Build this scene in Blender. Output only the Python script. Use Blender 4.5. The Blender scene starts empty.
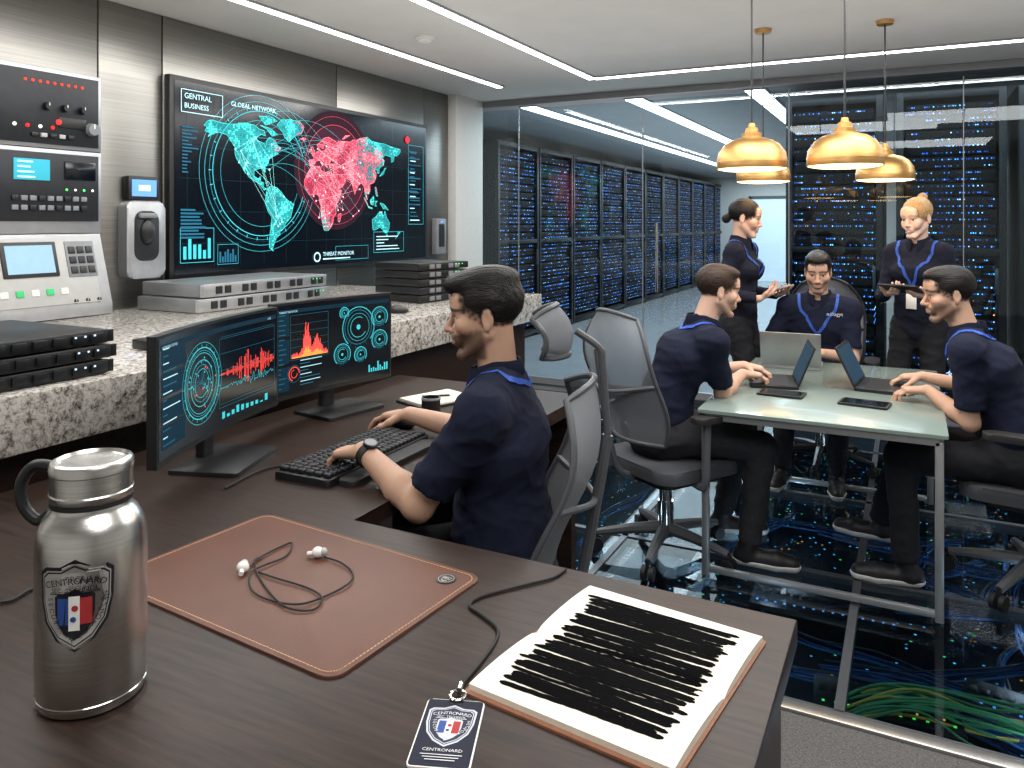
import bpy, bmesh, math, random, numpy as np
from mathutils import Vector, Matrix, noise
from mathutils.bvhtree import BVHTree
random.seed(7)
sc=bpy.context.scene; COL=sc.collection; V=Vector; PI=math.pi; rad=math.radians
CY=rad(27.1); H=1.5; FPX=775.
ZOOM=None
def at(px,py,z=None,d=None,X=None,Y=None):
    l=(px-512)/FPX; dx=-math.sin(CY)+l*math.cos(CY); dy=math.cos(CY)+l*math.sin(CY); dz=(223-py)/FPX
    t=d if d else ((z-H)/dz if z is not None else (X/dx if X is not None else Y/dy))
    return V((dx*t,dy*t,H+dz*t))
def lin(r,g,b): return tuple(((c/255)/12.92 if c/255<=.04045 else ((c/255+.055)/1.055)**2.4) for c in (r,g,b))
# ---------------------------------------------------------------- materials
def nn(nt,t,**k):
    n=nt.nodes.new('ShaderNode'+t)
    for a,b in k.items(): setattr(n,a,b)
    return n
def mat(name,c,rough=.5,metal=0.,em=0.,var=.1,ns=25.,bump=0.,bs=200.,coat=0.,st=(1,1,1),spec=.5,alpha=1.):
    m=bpy.data.materials.new(name); m.use_nodes=True; nt=m.node_tree; b=nt.nodes['Principled BSDF']; L=nt.links.new
    c=lin(*c)
    tc=nn(nt,'TexCoord'); mp=nn(nt,'Mapping'); mp.inputs['Scale'].default_value=st; L(tc.outputs['Object'],mp.inputs[0])
    n=nn(nt,'TexNoise'); n.inputs['Scale'].default_value=ns; n.inputs['Detail'].default_value=4; L(mp.outputs[0],n.inputs['Vector'])
    r=nn(nt,'ValToRGB'); r.color_ramp.elements[0].position=.3; r.color_ramp.elements[1].position=.7
    r.color_ramp.elements[0].color=[x*(1-var) for x in c]+[1]; r.color_ramp.elements[1].color=[min(1,x*(1+var)) for x in c]+[1]
    L(n.outputs['Fac'],r.inputs[0]); L(r.outputs[0],b.inputs['Base Color'])
    b.inputs['Roughness'].default_value=rough; b.inputs['Metallic'].default_value=metal; b.inputs['Alpha'].default_value=alpha
    b.inputs['Coat Weight'].default_value=coat; b.inputs['Specular IOR Level'].default_value=spec
    if em:
        L(r.outputs[0],b.inputs['Emission Color']); b.inputs['Emission Strength'].default_value=em
    if bump:
        n2=nn(nt,'TexNoise'); n2.inputs['Scale'].default_value=bs; n2.inputs['Detail'].default_value=3; L(mp.outputs[0],n2.inputs['Vector'])
        bp=nn(nt,'Bump'); bp.inputs['Strength'].default_value=bump; bp.inputs['Distance'].default_value=.004
        L(n2.outputs['Fac'],bp.inputs['Height']); L(bp.outputs[0],b.inputs['Normal'])
    return m
def glow(name,c,s=1.):
    m=mat(name,c,rough=.6,var=.03,em=s); b=m.node_tree.nodes['Principled BSDF']; b.inputs['Specular IOR Level'].default_value=.1
    m.cycles.emission_sampling='NONE' if s<4 else 'AUTO'
    return m
def thin_glass(name,tint,refl=.35,base=.03,rough=0.):
    m=bpy.data.materials.new(name); m.use_nodes=True; nt=m.node_tree; nt.nodes.clear(); L=nt.links.new
    o=nn(nt,'OutputMaterial'); mx=nn(nt,'MixShader'); t=nn(nt,'BsdfTransparent'); g=nn(nt,'BsdfGlossy'); lw=nn(nt,'LayerWeight')
    lw.inputs[0].default_value=.12; t.inputs[0].default_value=(*lin(*tint),1); g.inputs['Roughness'].default_value=rough
    ma=nn(nt,'Math',operation='MULTIPLY_ADD'); ma.inputs[1].default_value=refl; ma.inputs[2].default_value=base
    L(lw.outputs['Facing'],ma.inputs[0]); L(ma.outputs[0],mx.inputs[0]); L(t.outputs[0],mx.inputs[1]); L(g.outputs[0],mx.inputs[2]); L(mx.outputs[0],o.inputs[0])
    return m
def led_mat(name,base,fx,fz,thr,strength,ax=('X','Z'),cols=None,rough=.7,hz=.2,block=0.):
    m=bpy.data.materials.new(name); m.use_nodes=True; nt=m.node_tree; b=nt.nodes['Principled BSDF']; L=nt.links.new
    b.inputs['Base Color'].default_value=(*lin(*base),1); b.inputs['Roughness'].default_value=rough; b.inputs['Specular IOR Level'].default_value=.2
    tc=nn(nt,'TexCoord'); sp=nn(nt,'SeparateXYZ'); L(tc.outputs['Object'],sp.inputs[0]); oi=nn(nt,'ObjectInfo')
    def mt(op,a,bv=None):
        n=nn(nt,'Math',operation=op)
        for i,x in enumerate((a,bv)):
            if x is None: continue
            if isinstance(x,(int,float)): n.inputs[i].default_value=x
            else: L(x,n.inputs[i])
        return n.outputs[0]
    def wnoise(a,c,d):
        cb=nn(nt,'CombineXYZ'); L(a,cb.inputs[0]); L(c,cb.inputs[1]); L(d,cb.inputs[2]); wn=nn(nt,'TexWhiteNoise'); L(cb.outputs[0],wn.inputs['Vector']); return wn
    xs=mt('MULTIPLY',sp.outputs[ax[0]],fx); zs=mt('MULTIPLY',sp.outputs[ax[1]],fz); rd=mt('FLOOR',mt('MULTIPLY',oi.outputs['Random'],97.))
    wn=wnoise(mt('FLOOR',xs),mt('FLOOR',zs),rd); on=mt('GREATER_THAN',wn.outputs['Value'],thr)
    if block: on=mt('MULTIPLY',on,mt('GREATER_THAN',wnoise(mt('FLOOR',mt('MULTIPLY',sp.outputs[ax[0]],9.)),mt('FLOOR',zs),mt('ADD',rd,.5)).outputs['Value'],block))
    mx=mt('LESS_THAN',mt('ABSOLUTE',mt('SUBTRACT',mt('FRACT',xs),.5)),.27); mz=mt('LESS_THAN',mt('ABSOLUTE',mt('SUBTRACT',mt('FRACT',zs),.5)),hz)
    sc_=nn(nt,'SeparateColor'); L(wn.outputs['Color'],sc_.inputs[0])
    s=mt('MULTIPLY',mt('MULTIPLY',on,mt('MULTIPLY',mx,mz)),mt('MULTIPLY',mt('POWER',sc_.outputs[1],2.),strength)); L(s,b.inputs['Emission Strength'])
    r=nn(nt,'ValToRGB'); r.color_ramp.interpolation='CONSTANT'; cols=cols or [(30,90,235),(60,140,255),(150,200,255),(70,190,255),(255,170,80),(90,160,255)]
    ps=[0,.5,.78,.9,.975,.985]
    while len(r.color_ramp.elements)<len(cols): r.color_ramp.elements.new(.5)
    for e,p,c in zip(r.color_ramp.elements,ps,cols): e.position=p; e.color=(*lin(*c),1)
    L(sc_.outputs[0],r.inputs[0]); L(r.outputs[0],b.inputs['Emission Color']); m.cycles.emission_sampling='NONE'
    return m
def granite():
    m=mat('speckled granite',(190,186,180),rough=.22,var=.3,ns=14,coat=.3); nt=m.node_tree; L=nt.links.new; b=nt.nodes['Principled BSDF']
    tc=nn(nt,'TexCoord'); n=nn(nt,'TexNoise'); n.inputs['Scale'].default_value=46; n.inputs['Detail'].default_value=9; n.inputs['Roughness'].default_value=.82; n.inputs['Distortion'].default_value=.35
    L(tc.outputs['Object'],n.inputs['Vector']); r=nn(nt,'ValToRGB'); cr=r.color_ramp
    for p,c in ((.36,(38,36,36)),(.43,(112,106,100)),(.49,(172,166,158)),(.58,(214,210,204)),(.72,(160,150,140))):
        e=cr.elements.new(p); e.color=(*lin(*c),1)
    cr.elements.remove(cr.elements[0]); cr.elements.remove(cr.elements[-1])
    L(n.outputs['Fac'],r.inputs[0]); L(r.outputs[0],b.inputs['Base Color']); return m
def vcol(name,rough=.5,sss=.0):
    m=bpy.data.materials.new(name); m.use_nodes=True; nt=m.node_tree; b=nt.nodes['Principled BSDF']; L=nt.links.new
    a=nn(nt,'Attribute',attribute_name='Col'); n=nn(nt,'TexNoise'); n.inputs['Scale'].default_value=60
    mx=nn(nt,'MixRGB',blend_type='MULTIPLY'); mx.inputs[0].default_value=.12
    L(a.outputs['Color'],mx.inputs[1]); L(n.outputs['Fac'],mx.inputs[2]); L(mx.outputs[0],b.inputs['Base Color']); b.inputs['Roughness'].default_value=rough
    n2=nn(nt,'TexNoise'); n2.inputs['Scale'].default_value=700; bp=nn(nt,'Bump'); bp.inputs['Strength'].default_value=.12; bp.inputs['Distance'].default_value=.001; L(n2.outputs['Fac'],bp.inputs['Height']); L(bp.outputs[0],b.inputs['Normal'])
    b.inputs['Subsurface Weight'].default_value=sss; b.inputs['Subsurface Radius'].default_value=(.008,.004,.003); b.inputs['Specular IOR Level'].default_value=.35
    return m
M={}
M['wood']=mat('dark wood veneer',(42,29,23),rough=.42,var=.5,ns=6,st=(1.2,14,14),bump=.05,bs=30,spec=.3)
M['granite']=granite()
M['steel']=mat('brushed steel',(134,132,128),rough=.34,metal=1,var=.14,ns=5,st=(1,.25,40),bump=.03,bs=30)
M['bottle']=mat('bottle steel',(204,203,200),rough=.27,metal=1,var=.1,ns=8,st=(1,1,60),bump=.03,bs=40)
M['chrome']=mat('polished steel',(205,203,200),rough=.13,metal=1,var=.03)
M['alu']=mat('light aluminium',(166,168,170),rough=.38,metal=.75,var=.05)
M['black']=mat('black plastic',(20,21,23),rough=.42,var=.2,bump=.03)
M['dark']=mat('charcoal metal',(38,40,44),rough=.4,metal=.4,var=.15)
M['rubber']=mat('black rubber',(14,14,15),rough=.65)
M['gry']=mat('grey plastic',(120,122,126),rough=.45,var=.06)
M['mid']=mat('mid grey metal',(84,87,92),rough=.4,metal=.5,var=.06)
M['chf']=mat('chair frame grey',(80,82,86),rough=.45,var=.06)
M['lgry']=mat('light grey plastic',(170,170,168),rough=.4,var=.05)
M['mesh']=mat('chair mesh fabric',(128,131,136),rough=.8,var=.14,ns=600,bump=.2,bs=600,alpha=.7)
M['seatfab']=mat('chair seat fabric',(58,60,65),rough=.85,var=.2,ns=400,bump=.2,bs=500)
M['leather']=mat('brown leather',(88,52,37),rough=.48,var=.1,ns=10,bump=.2,bs=500)
M['cover']=mat('tan book cover',(128,84,60),rough=.55,var=.15,ns=60)
M['thread']=mat('tan thread',(196,154,116),rough=.7)
M['white']=mat('white plastic',(226,224,220),rough=.3,var=.03)
M['paper']=mat('cream paper',(230,222,205),rough=.8,var=.04,ns=40)
M['ink']=mat('black ink',(5,5,6),rough=.9,var=.2,spec=.05)
M['wallw']=mat('white paint',(198,196,192),rough=.6,var=.03)
M['ceil']=mat('ceiling paint',(206,204,200),rough=.75,var=.03,ns=4)
M['ceil2']=mat('server ceiling tile',(128,132,136),rough=.8,var=.06,ns=4)
M['carpet']=mat('grey carpet',(84,83,82),rough=.95,var=.5,ns=160,bump=.9,bs=170)
M['tile']=mat('pale floor tile',(146,148,150),rough=.15,var=.06,ns=4)
M['trim']=mat('satin trim metal',(176,176,174),rough=.3,metal=.85,var=.05)
M['brass']=mat('brushed brass',(200,156,98),rough=.42,metal=1,var=.12,ns=8,st=(1,1,14),bump=.04,bs=40)
M['opal']=glow('warm lamp diffuser',(255,206,140),9.)
M['tabletop']=mat('frosted green glass',(120,135,130),rough=.24,var=.04,ns=3,coat=.2)
M['glass']=thin_glass('partition glass',(230,242,247),.42,.035)
M['fglass']=thin_glass('floor glass',(190,204,212),.26,.018)
M['sub']=led_mat('sub floor boards',(13,16,23),56,56,.94,5.,('X','Y'),[(40,120,255),(60,180,255),(200,225,255),(80,200,255),(255,170,80),(80,255,150)])
M['rackled']=led_mat('server front lights',(7,8,11),60,19.4,.40,7.,hz=.085,block=.34)
M['rackled2']=led_mat('dense server lights',(8,9,12),66,19.1,.36,5.5,hz=.085,block=.30)
M['cab']=mat('rack cabinet black',(16,17,20),rough=.45,metal=.3,var=.12)
M['navy']=mat('navy polo cloth',(22,27,46),rough=.88,var=.2,ns=90,bump=.12,bs=700,spec=.2)
M['suit']=mat('dark navy suit cloth',(24,27,42),rough=.85,var=.2,ns=90,bump=.1,bs=700,spec=.2)
M['trou']=mat('charcoal trouser cloth',(42,43,47),rough=.88,var=.2,ns=90,bump=.12,bs=700,spec=.25)
M['trou2']=mat('black trouser cloth',(28,29,34),rough=.88,var=.2,ns=90,bump=.12,bs=700,spec=.25)
M['shoe']=mat('black shoe leather',(22,22,24),rough=.5)
M['sole']=mat('pale shoe sole',(196,196,194),rough=.6)
M['lany']=mat('blue lanyard ribbon',(66,112,220),rough=.6,var=.25,ns=160)
M['skin']=vcol('skin',.5,.03); M['eye']=vcol('eye',.12)
for k,c,v in (('hair_black',(17,13,12),.6),('hair_brown',(46,33,26),.5),('hair_blonde',(182,148,102),.35)):
    M[k]=mat(k.replace('_',' '),c,rough=.45,var=v,ns=240,st=(1,.08,.5),bump=.7,bs=420,spec=.3)
M['led']=glow('white led',(255,252,246),9.)
M['ledc']=glow('cool led',(240,247,255),7.)
M['screen']=mat('dark screen',(5,10,17),rough=.16,em=.6,var=.25,ns=3)
GL={}
def G(c,s=1.):
    k=(c,s)
    if k not in GL: GL[k]=glow('screen light %d %d %d'%c,c,s)
    return GL[k]
# ---------------------------------------------------------------- mesh helpers
def merge(bm,t,Mx=None):
    if Mx is not None: bmesh.ops.transform(t,matrix=Mx,verts=t.verts)
    t.verts.index_update(); vm=[bm.verts.new(v.co) for v in t.verts]
    for f in t.faces:
        try: bm.faces.new([vm[v.index] for v in f.verts])
        except ValueError: pass
    t.free()
def nb(): return bmesh.new()
def box(bm,c,s,bev=0.,R=None,seg=2):
    t=nb(); bmesh.ops.create_cube(t,size=1.); bmesh.ops.scale(t,vec=s,verts=t.verts)
    if bev: bmesh.ops.bevel(t,geom=t.edges[:],offset=bev,segments=seg,profile=.5,affect='EDGES')
    merge(bm,t,Matrix.Translation(c)@(R.to_4x4() if R is not None else Matrix())); return bm
def bx(c,s,bev=0.,R=None): return box(nb(),c,s,bev,R)
def smooth(pts,n=8):
    P=[V(p) for p in pts]; P=[P[0]*2-P[1]]+P+[P[-1]*2-P[-2]]; o=[]
    for i in range(1,len(P)-2):
        a,b,c,d=P[i-1:i+3]
        for k in range(n):
            t=k/n; o.append(.5*((2*b)+(c-a)*t+(2*a-5*b+4*c-d)*t*t+(3*b-a-3*c+d)*t**3))
    return o+[P[-2]]
def tube(bm,pts,r,n=8,closed=False):
    P=[V(p) for p in pts]; m=len(P); rings=[]; up=None
    for i,p in enumerate(P):
        a=P[i-1] if (i or closed) else p; b=P[(i+1)%m] if (i<m-1 or closed) else p
        t=(b-a).normalized()
        if up is None: up=t.orthogonal().normalized()
        up=(up-t*up.dot(t)); up=up.normalized() if up.length>1e-6 else t.orthogonal().normalized()
        w=t.cross(up); rr=r[i] if isinstance(r,(list,tuple)) else r
        rings.append([bm.verts.new(p+(up*math.cos(2*PI*k/n)+w*math.sin(2*PI*k/n))*rr) for k in range(n)])
    for i in range(m if closed else m-1):
        A,B=rings[i],rings[(i+1)%m]
        for k in range(n): bm.faces.new((A[k],A[(k+1)%n],B[(k+1)%n],B[k]))
    if not closed: bm.faces.new(rings[0][::-1]); bm.faces.new(rings[-1])
    return bm
def cyl(bm,a,b,r,n=16,r2=None): return tube(bm,[a,b],[r,r if r2 is None else r2],n)
def lathe(bm,prof,n=40,c=(0,0,0)):
    rings=[]; c=V(c)
    for r,z in prof:
        rings.append([bm.verts.new(c+V((0,0,z)))] if r<1e-6 else [bm.verts.new(c+V((r*math.cos(2*PI*k/n),r*math.sin(2*PI*k/n),z))) for k in range(n)])
    for A,B in zip(rings,rings[1:]):
        for k in range(n):
            q=[A[k%len(A)],A[(k+1)%len(A)],B[(k+1)%len(B)],B[k%len(B)]]; u=[]
            for x in q:
                if x not in u: u.append(x)
            if len(u)>2:
                try: bm.faces.new(u)
                except ValueError: pass
    return bm
def rrect(w,h,r,n=5,c=(0,0)):
    o=[]
    for sx,sy,a in ((1,1,0),(-1,1,90),(-1,-1,180),(1,-1,270)):
        for k in range(n+1):
            t=rad(a+90*k/n); o.append((c[0]+sx*(w/2-r)+r*math.cos(t),c[1]+sy*(h/2-r)+r*math.sin(t)))
    return o
def prism(bm,pts,z0,z1,bev=0.,Mx=None):
    t=nb(); A=[t.verts.new((x,y,z0)) for x,y in pts]; B=[t.verts.new((x,y,z1)) for x,y in pts]; n=len(pts)
    t.faces.new(A[::-1]); f=t.faces.new(B)
    for k in range(n): t.faces.new((A[k],A[(k+1)%n],B[(k+1)%n],B[k]))
    if bev: bmesh.ops.bevel(t,geom=list(f.edges),offset=bev,segments=2,profile=.5,affect='EDGES')
    merge(bm,t,Mx); return bm
def sph(bm,c,r,u=16,v=10):
    t=nb(); bmesh.ops.create_uvsphere(t,u_segments=u,v_segments=v,radius=1.)
    r=r if isinstance(r,(tuple,list)) else (r,r,r); bmesh.ops.scale(t,vec=r,verts=t.verts); merge(bm,t,Matrix.Translation(c)); return bm
def tag(o,label,cat,group=None):
    o['label']=label; o['category']=cat
    if group: o['group']=group
    return o
def obj(name,bm,m,parent=None,loc=(0,0,0),rot=0.,ang=38,lab=None):
    bmesh.ops.recalc_face_normals(bm,faces=bm.faces[:])
    me=bpy.data.meshes.new(name); bm.to_mesh(me); bm.free(); me.materials.append(m)
    me.polygons.foreach_set('use_smooth',[True]*len(me.polygons)); me.set_sharp_from_angle(angle=rad(ang))
    o=bpy.data.objects.new(name,me); COL.objects.link(o); o.location=loc; o.rotation_euler=(0,0,rot); o.parent=parent
    if lab: o['label']=lab
    return o
def empty(name,label,cat,loc=(0,0,0),rot=0.,group=None):
    o=bpy.data.objects.new(name,None); COL.objects.link(o); o.empty_display_size=.1; o.location=loc; o.rotation_euler=(0,0,rot); return tag(o,label,cat,group)
def struct(name,bm,m,parent=None):
    o=obj(name,bm,m,parent)
    if not parent: o['kind']='structure'
    return o
def dup(root,loc,rot,label,group=None):
    r=root.copy(); COL.objects.link(r); r.location=loc; r.rotation_euler=(0,0,rot); r['label']=label
    if group: r['group']=group
    for ch in list(root.children):
        c=ch.copy(); COL.objects.link(c); c.parent=r
        for g in list(ch.children):
            d=g.copy(); COL.objects.link(d); d.parent=c
    return r
TX={}
def text2d(s):
    if s in TX: return TX[s]
    cu=bpy.data.curves.new('t','FONT'); cu.body=s; cu.size=1; cu.resolution_u=2
    o=bpy.data.objects.new('t',cu); COL.objects.link(o); bpy.context.view_layer.update()
    me=bpy.data.meshes.new_from_object(o.evaluated_get(bpy.context.evaluated_depsgraph_get()))
    vs=[(v.co.x,v.co.y) for v in me.vertices]; fs=[tuple(p.vertices) for p in me.polygons]
    bpy.data.objects.remove(o); bpy.data.curves.remove(cu); bpy.data.meshes.remove(me)
    w=max([v[0] for v in vs] or [1]); TX[s]=(vs,fs,w); return TX[s]
class Canvas:
    def __init__(s): s.L={}
    def lay(s,c): return s.L.setdefault(c,([],[]))
    def poly(s,c,pts):
        v,f=s.lay(c); n=len(v); v+=list(pts); f.append(tuple(range(n,n+len(pts))))
    def rect(s,c,x,y,w,h,sub=1):
        for i in range(sub): s.poly(c,[(x+w*i/sub,y),(x+w*(i+1)/sub,y),(x+w*(i+1)/sub,y+h),(x+w*i/sub,y+h)])
    def line(s,c,p,q,w):
        dx,dy=q[0]-p[0],q[1]-p[1]; l=math.hypot(dx,dy) or 1; nx,ny=-dy/l*w/2,dx/l*w/2
        s.poly(c,[(p[0]-nx,p[1]-ny),(q[0]-nx,q[1]-ny),(q[0]+nx,q[1]+ny),(p[0]+nx,p[1]+ny)])
    def frame(s,c,x,y,w,h,t):
        for p,q in (((x,y),(x+w,y)),((x+w,y),(x+w,y+h)),((x+w,y+h),(x,y+h)),((x,y+h),(x,y))): s.line(c,p,q,t)
    def ring(s,c,o,r,w,a0=0,a1=360,n=40):
        k=max(3,int(n*(a1-a0)/360))
        for i in range(k):
            a,b=rad(a0+(a1-a0)*i/k),rad(a0+(a1-a0)*(i+1)/k)
            s.poly(c,[(o[0]+q*math.cos(t),o[1]+q*math.sin(t)) for q,t in ((r-w/2,a),(r+w/2,a),(r+w/2,b),(r-w/2,b))])
    def disc(s,c,o,r,n=10): s.poly(c,[(o[0]+r*math.cos(2*PI*i/n),o[1]+r*math.sin(2*PI*i/n)) for i in range(n)])
    def text(s,c,t,x,y,size,al=0,w=0,rot=0):
        vs,fs,tw=text2d(t); size=w/tw if w else size; v,f=s.lay(c); n=len(v); ca,sa=math.cos(rot),math.sin(rot)
        for p in vs:
            a,b=(p[0]-tw*al)*size,p[1]*size; v.append((x+a*ca-b*sa,y+a*sa+b*ca))
        f+=[tuple(i+n for i in q) for q in fs]
    def build(s,parent,mp,names,mats,off=.0007,step=.0005):
        for i,(c,(v,f)) in enumerate(s.L.items()):
            if not f: continue
            me=bpy.data.meshes.new(names.get(c,'screen_graphic')); me.from_pydata([mp(a,b,off+step*i) for a,b in v],[],f); me.materials.append(mats[c])
            o=bpy.data.objects.new(names.get(c,'screen_graphic'),me); COL.objects.link(o); o.parent=parent
SH=[(-.5,.40),(-.42,.46),(-.2,.47),(0,.56),(.2,.47),(.42,.46),(.5,.40),(.49,.05),(.42,-.22),(.25,-.43),(0,-.57),(-.25,-.43),(-.42,-.22),(-.49,.05)]
def crest(cv,x,y,w):
    S=lambda k,kk=1.14:[(x+a*k*w,y+b*k*kk*w) for a,b in SH]
    cv.poly('ln',S(1)); cv.poly('bg',S(.92)); cv.poly('ln2',S(.885)); cv.poly('bg2',S(.85))
    for k,ch in enumerate('CENTRONARD'):
        u=(k-4.5)/4.5; cv.text('dk',ch,x+u*.345*w,y+(.31-.05*u*u)*w,.128*w,.5,0,-.28*u)
    cv.text('dk','SEC. TECHNOL',x,y+.200*w,0,.5,.60*w); cv.rect('dk',x-.32*w,y+.172*w,.64*w,.014*w,4)
    I=lambda k:[(x+a*k*w*.46,y+(b*k*.56-.12)*w) for a,b in SH]
    cv.poly('ln4',I(1.12)); cv.rect('cbl',x-.22*w,y-.26*w,.15*w,.37*w); cv.rect('tx',x-.07*w,y-.34*w,.14*w,.48*w); cv.rect('crd',x+.07*w,y-.26*w,.15*w,.37*w)
    cv.disc('crd2',(x+.01*w,y-.03*w),.045*w,8); cv.disc('cbl2',(x-.01*w,y-.18*w),.04*w,8)
    for s,wd in ((-1,'SECURITY'),(1,'NETWORKS')):
        for k,ch in enumerate(wd):
            f=k/7; px=x+s*(.345-.29*f**2.2)*w; py=y+(.13-.54*f)*w; cv.text('dk',ch,px,py-.03*w,.1*w,.5,0,s*(-1.35+.75*f*f) if s>0 else PI+1.75-.9*f*f)
CN={'ln':'crest_outline','bg':'crest_border','ln2':'crest_line','bg2':'crest_field','ln4':'inner_shield','cbl':'blue_stripe','crd':'red_stripe','tx':'crest_lettering','crd2':'red_mark','cbl2':'blue_mark','dk':'crest_lettering'}
def crest_mats(bg,ln,tx,dk,met=0.):
    q=lambda n,c,m=0.:mat(n,c,.5,metal=m,spec=.25)
    a,b,c,e=q('crest ground',bg,met),q('crest line',ln),q('crest white',tx),q('crest letters',dk); r,u=q('crest red',(160,48,50)),q('crest blue',(44,74,140))
    return {'ln':b,'bg':a,'ln2':b,'bg2':a,'tx':c,'dk':e,'ln4':b,'cbl':u,'crd':r,'crd2':r,'cbl2':u}
# ---------------------------------------------------------------- setting
XW=-3.78; YG=6.59; ZC=2.675; TOP=.80; CT=1.04
struct('floor',bx((0.2,.4,-.03),(8.2,4.28,.06)),M['carpet'])
struct('floor',bx((0,4.6,-.36),(8,4.4,.06)),M['sub'])
struct('floor',bx((-1.5,13.8,-.03),(9.4,14.4,.06)),M['tile'])
for i in range(5):
    for j in range(4): struct('floor',bx((-1.72+1.02*i,3.06+1.0*j,-.012),(1.0,.98,.024)),M['fglass'])
b=nb()
for i in range(6): box(b,(-2.23+1.02*i,4.57,-.02),(.03,4.0,.05))
for j in range(5): box(b,(.3,2.56+1.0*j,-.02),(5.2,.03,.05))
struct('trim_1',b,M['mid'])
struct('trim_2',bx((.3,2.53,.004),(5.2,.05,.014),.004),M['trim'])
struct('wall_left',bx((XW-.1,2.3,1.3375),(.2,8.6,ZC)),M['wallw'])
struct('wall_right',bx((3.1,2.3,1.3375),(.2,8.6,ZC)),M['wallw'])
struct('wall_back',bx((-.4,-1.75,1.3375),(7,.2,ZC)),M['wallw'])
struct('ceiling',bx((-.4,2.5,ZC+.05),(7.1,8.3,.1)),M['ceil'])
struct('ceiling',bx((-1.5,13.9,ZC+.05),(9.4,14.5,.1)),M['ceil2'])
struct('wall_far',bx((-1.5,21,1.3375),(9.4,.2,ZC)),M['wallw'])
struct('wall_server_left',bx((-6.1,13.8,1.3375),(.2,14.4,ZC)),M['wallw'])
struct('wall_server_right',bx((3.1,13.8,1.3375),(.2,14.4,ZC)),M['wallw'])
struct('wall_column',bx((XW+.02,6.32,1.3375),(.16,.5,ZC),.004),M['wallw'])
w=struct('added_lit_door',bx((-3.15,20.87,1.06),(1.0,.05,2.12)),G((196,210,220),.8))  # added doorway with its own glow, brightens the far end of the aisle
b=nb(); [box(b,(-3.15+s*.53,20.86,1.08),(.07,.08,2.2)) for s in (-1,1)]; box(b,(-3.15,20.86,2.16),(1.13,.08,.08)); obj('door_frame',b,M['chf'],w)
ys=[0.2,1.4,2.61,3.0,4.5,5.66,6.06]
for i,(a,c) in enumerate(zip(ys,ys[1:])):
    tag(obj('wall_panel',bx((XW+.012,(a+c)/2,1.3375),(.022,c-a-.008,ZC-.004),.003),M['steel']),
        ['brushed steel wall panel nearest the camera at the left edge','brushed steel wall panel behind the instrument modules, left half','brushed steel wall panel carrying the fingerprint reader','brushed steel wall panel behind the left part of the big map screen','brushed steel wall panel behind the right part of the big map screen','narrow brushed steel wall panel between the map screen and white column'][i],'wall panel')
for i,(x0,x1) in enumerate(((-3.7,-3.3),(-3.3,-2.08),(-2.08,-.86),(-.86,.36),(.36,1.58),(1.58,3.0))):
    w=struct('window_%d'%(i+1),bx(((x0+x1)/2,YG,1.3),(x1-x0-.012,.012,2.56)),M['glass'])
    b=nb(); box(b,((x0+x1)/2,YG,.03),(x1-x0,.04,.06)); box(b,((x0+x1)/2,YG,2.645),(x1-x0,.05,.055)); box(b,(x1,YG,1.3),(.006,.014,2.56)); obj('frame',b,M['gry'],w)
    if i==2: obj('door_handle',cyl(nb(),(x0+.14,YG-.05,.9),(x0+.14,YG-.05,1.5),.014),M['chrome'],w)
def strip(lab,a,c,w=.05,m='led'):
    a,c=V(a),V(c); d=c-a; R=V((0,1,0)).rotation_difference(d.normalized()).to_matrix()
    t=empty('led_strip_light',lab,'ceiling light',((a+c)/2).to_tuple())
    obj('housing',bx((0,0,.002),(w+.03,d.length+.03,.012),.002,R),M['alu'],t); obj('diffuser',bx((0,0,-.005),(w,d.length,.008),0,R),M[m],t)
zc=ZC-.008
strip('leftmost long recessed LED strip running along the steel wall',(-3.12,-.5,zc),(-3.12,5.87,zc))
strip('second long LED strip joining the strip above the glass wall',(-2.28,-.5,zc),(-2.28,5.87,zc))
strip('long LED strip running crosswise in front of the glass wall',(-2.25,5.87,zc),(2.9,5.87,zc))
for i,x in enumerate((-3.4,-2.3,-1.2)):
    strip(['LED strip above the left rack row behind the glass','LED strip along the middle of the server aisle behind the glass','LED strip nearest the right racks behind the glass'][i],(x,7.0,zc),(x,19.5,zc),.16,'ledc')
t=empty('smoke_detector','small round smoke detector on the ceiling','smoke detector',at(425,37,z=ZC-.001).to_tuple())
obj('base',lathe(nb(),[(0,0),(.06,0),(.06,-.012),(0,-.012)]),M['white'],t); obj('cap',lathe(nb(),[(.045,-.01),(.04,-.03),(.02,-.036),(0,-.036)]),M['white'],t)
# ---------------------------------------------------------------- desk and counter
t=empty('desk','L-shaped dark wood desk in the foreground','desk',(-1.1,1.0,0)); O=V((-1.1,1.0,0))
poly=[(-2.1,.45),(-.175,.45),(-.175,1.45),(-1.17,1.45),(-1.17,2.95),(-2.1,2.95)]
obj('desktop',prism(nb(),[(x-O.x,y-O.y) for x,y in poly],TOP-.045,TOP,.006),M['wood'],t)
obj('side_panel',bx(V((-.22,.95,.3775))-O,(.04,.96,.755)),M['wood'],t); obj('modesty_panel',bx(V((-1.15,.6,.3775))-O,(1.8,.03,.755)),M['wood'],t)
obj('end_panel',bx(V((-1.65,2.91,.3775))-O,(.88,.04,.755)),M['wood'],t)
t=empty('counter','long speckled granite counter along the steel wall','counter',(-2.95,2.3,0)); O=V((-2.95,2.3,0))
obj('worktop',bx(V((-2.93,2.2,CT-.08))-O,(1.63,4.72,.16),.006),M['granite'],t)
obj('cabinet_base',bx(V((-2.96,2.2,.44))-O,(1.5,4.6,.88)),M['wood'],t)
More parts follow.
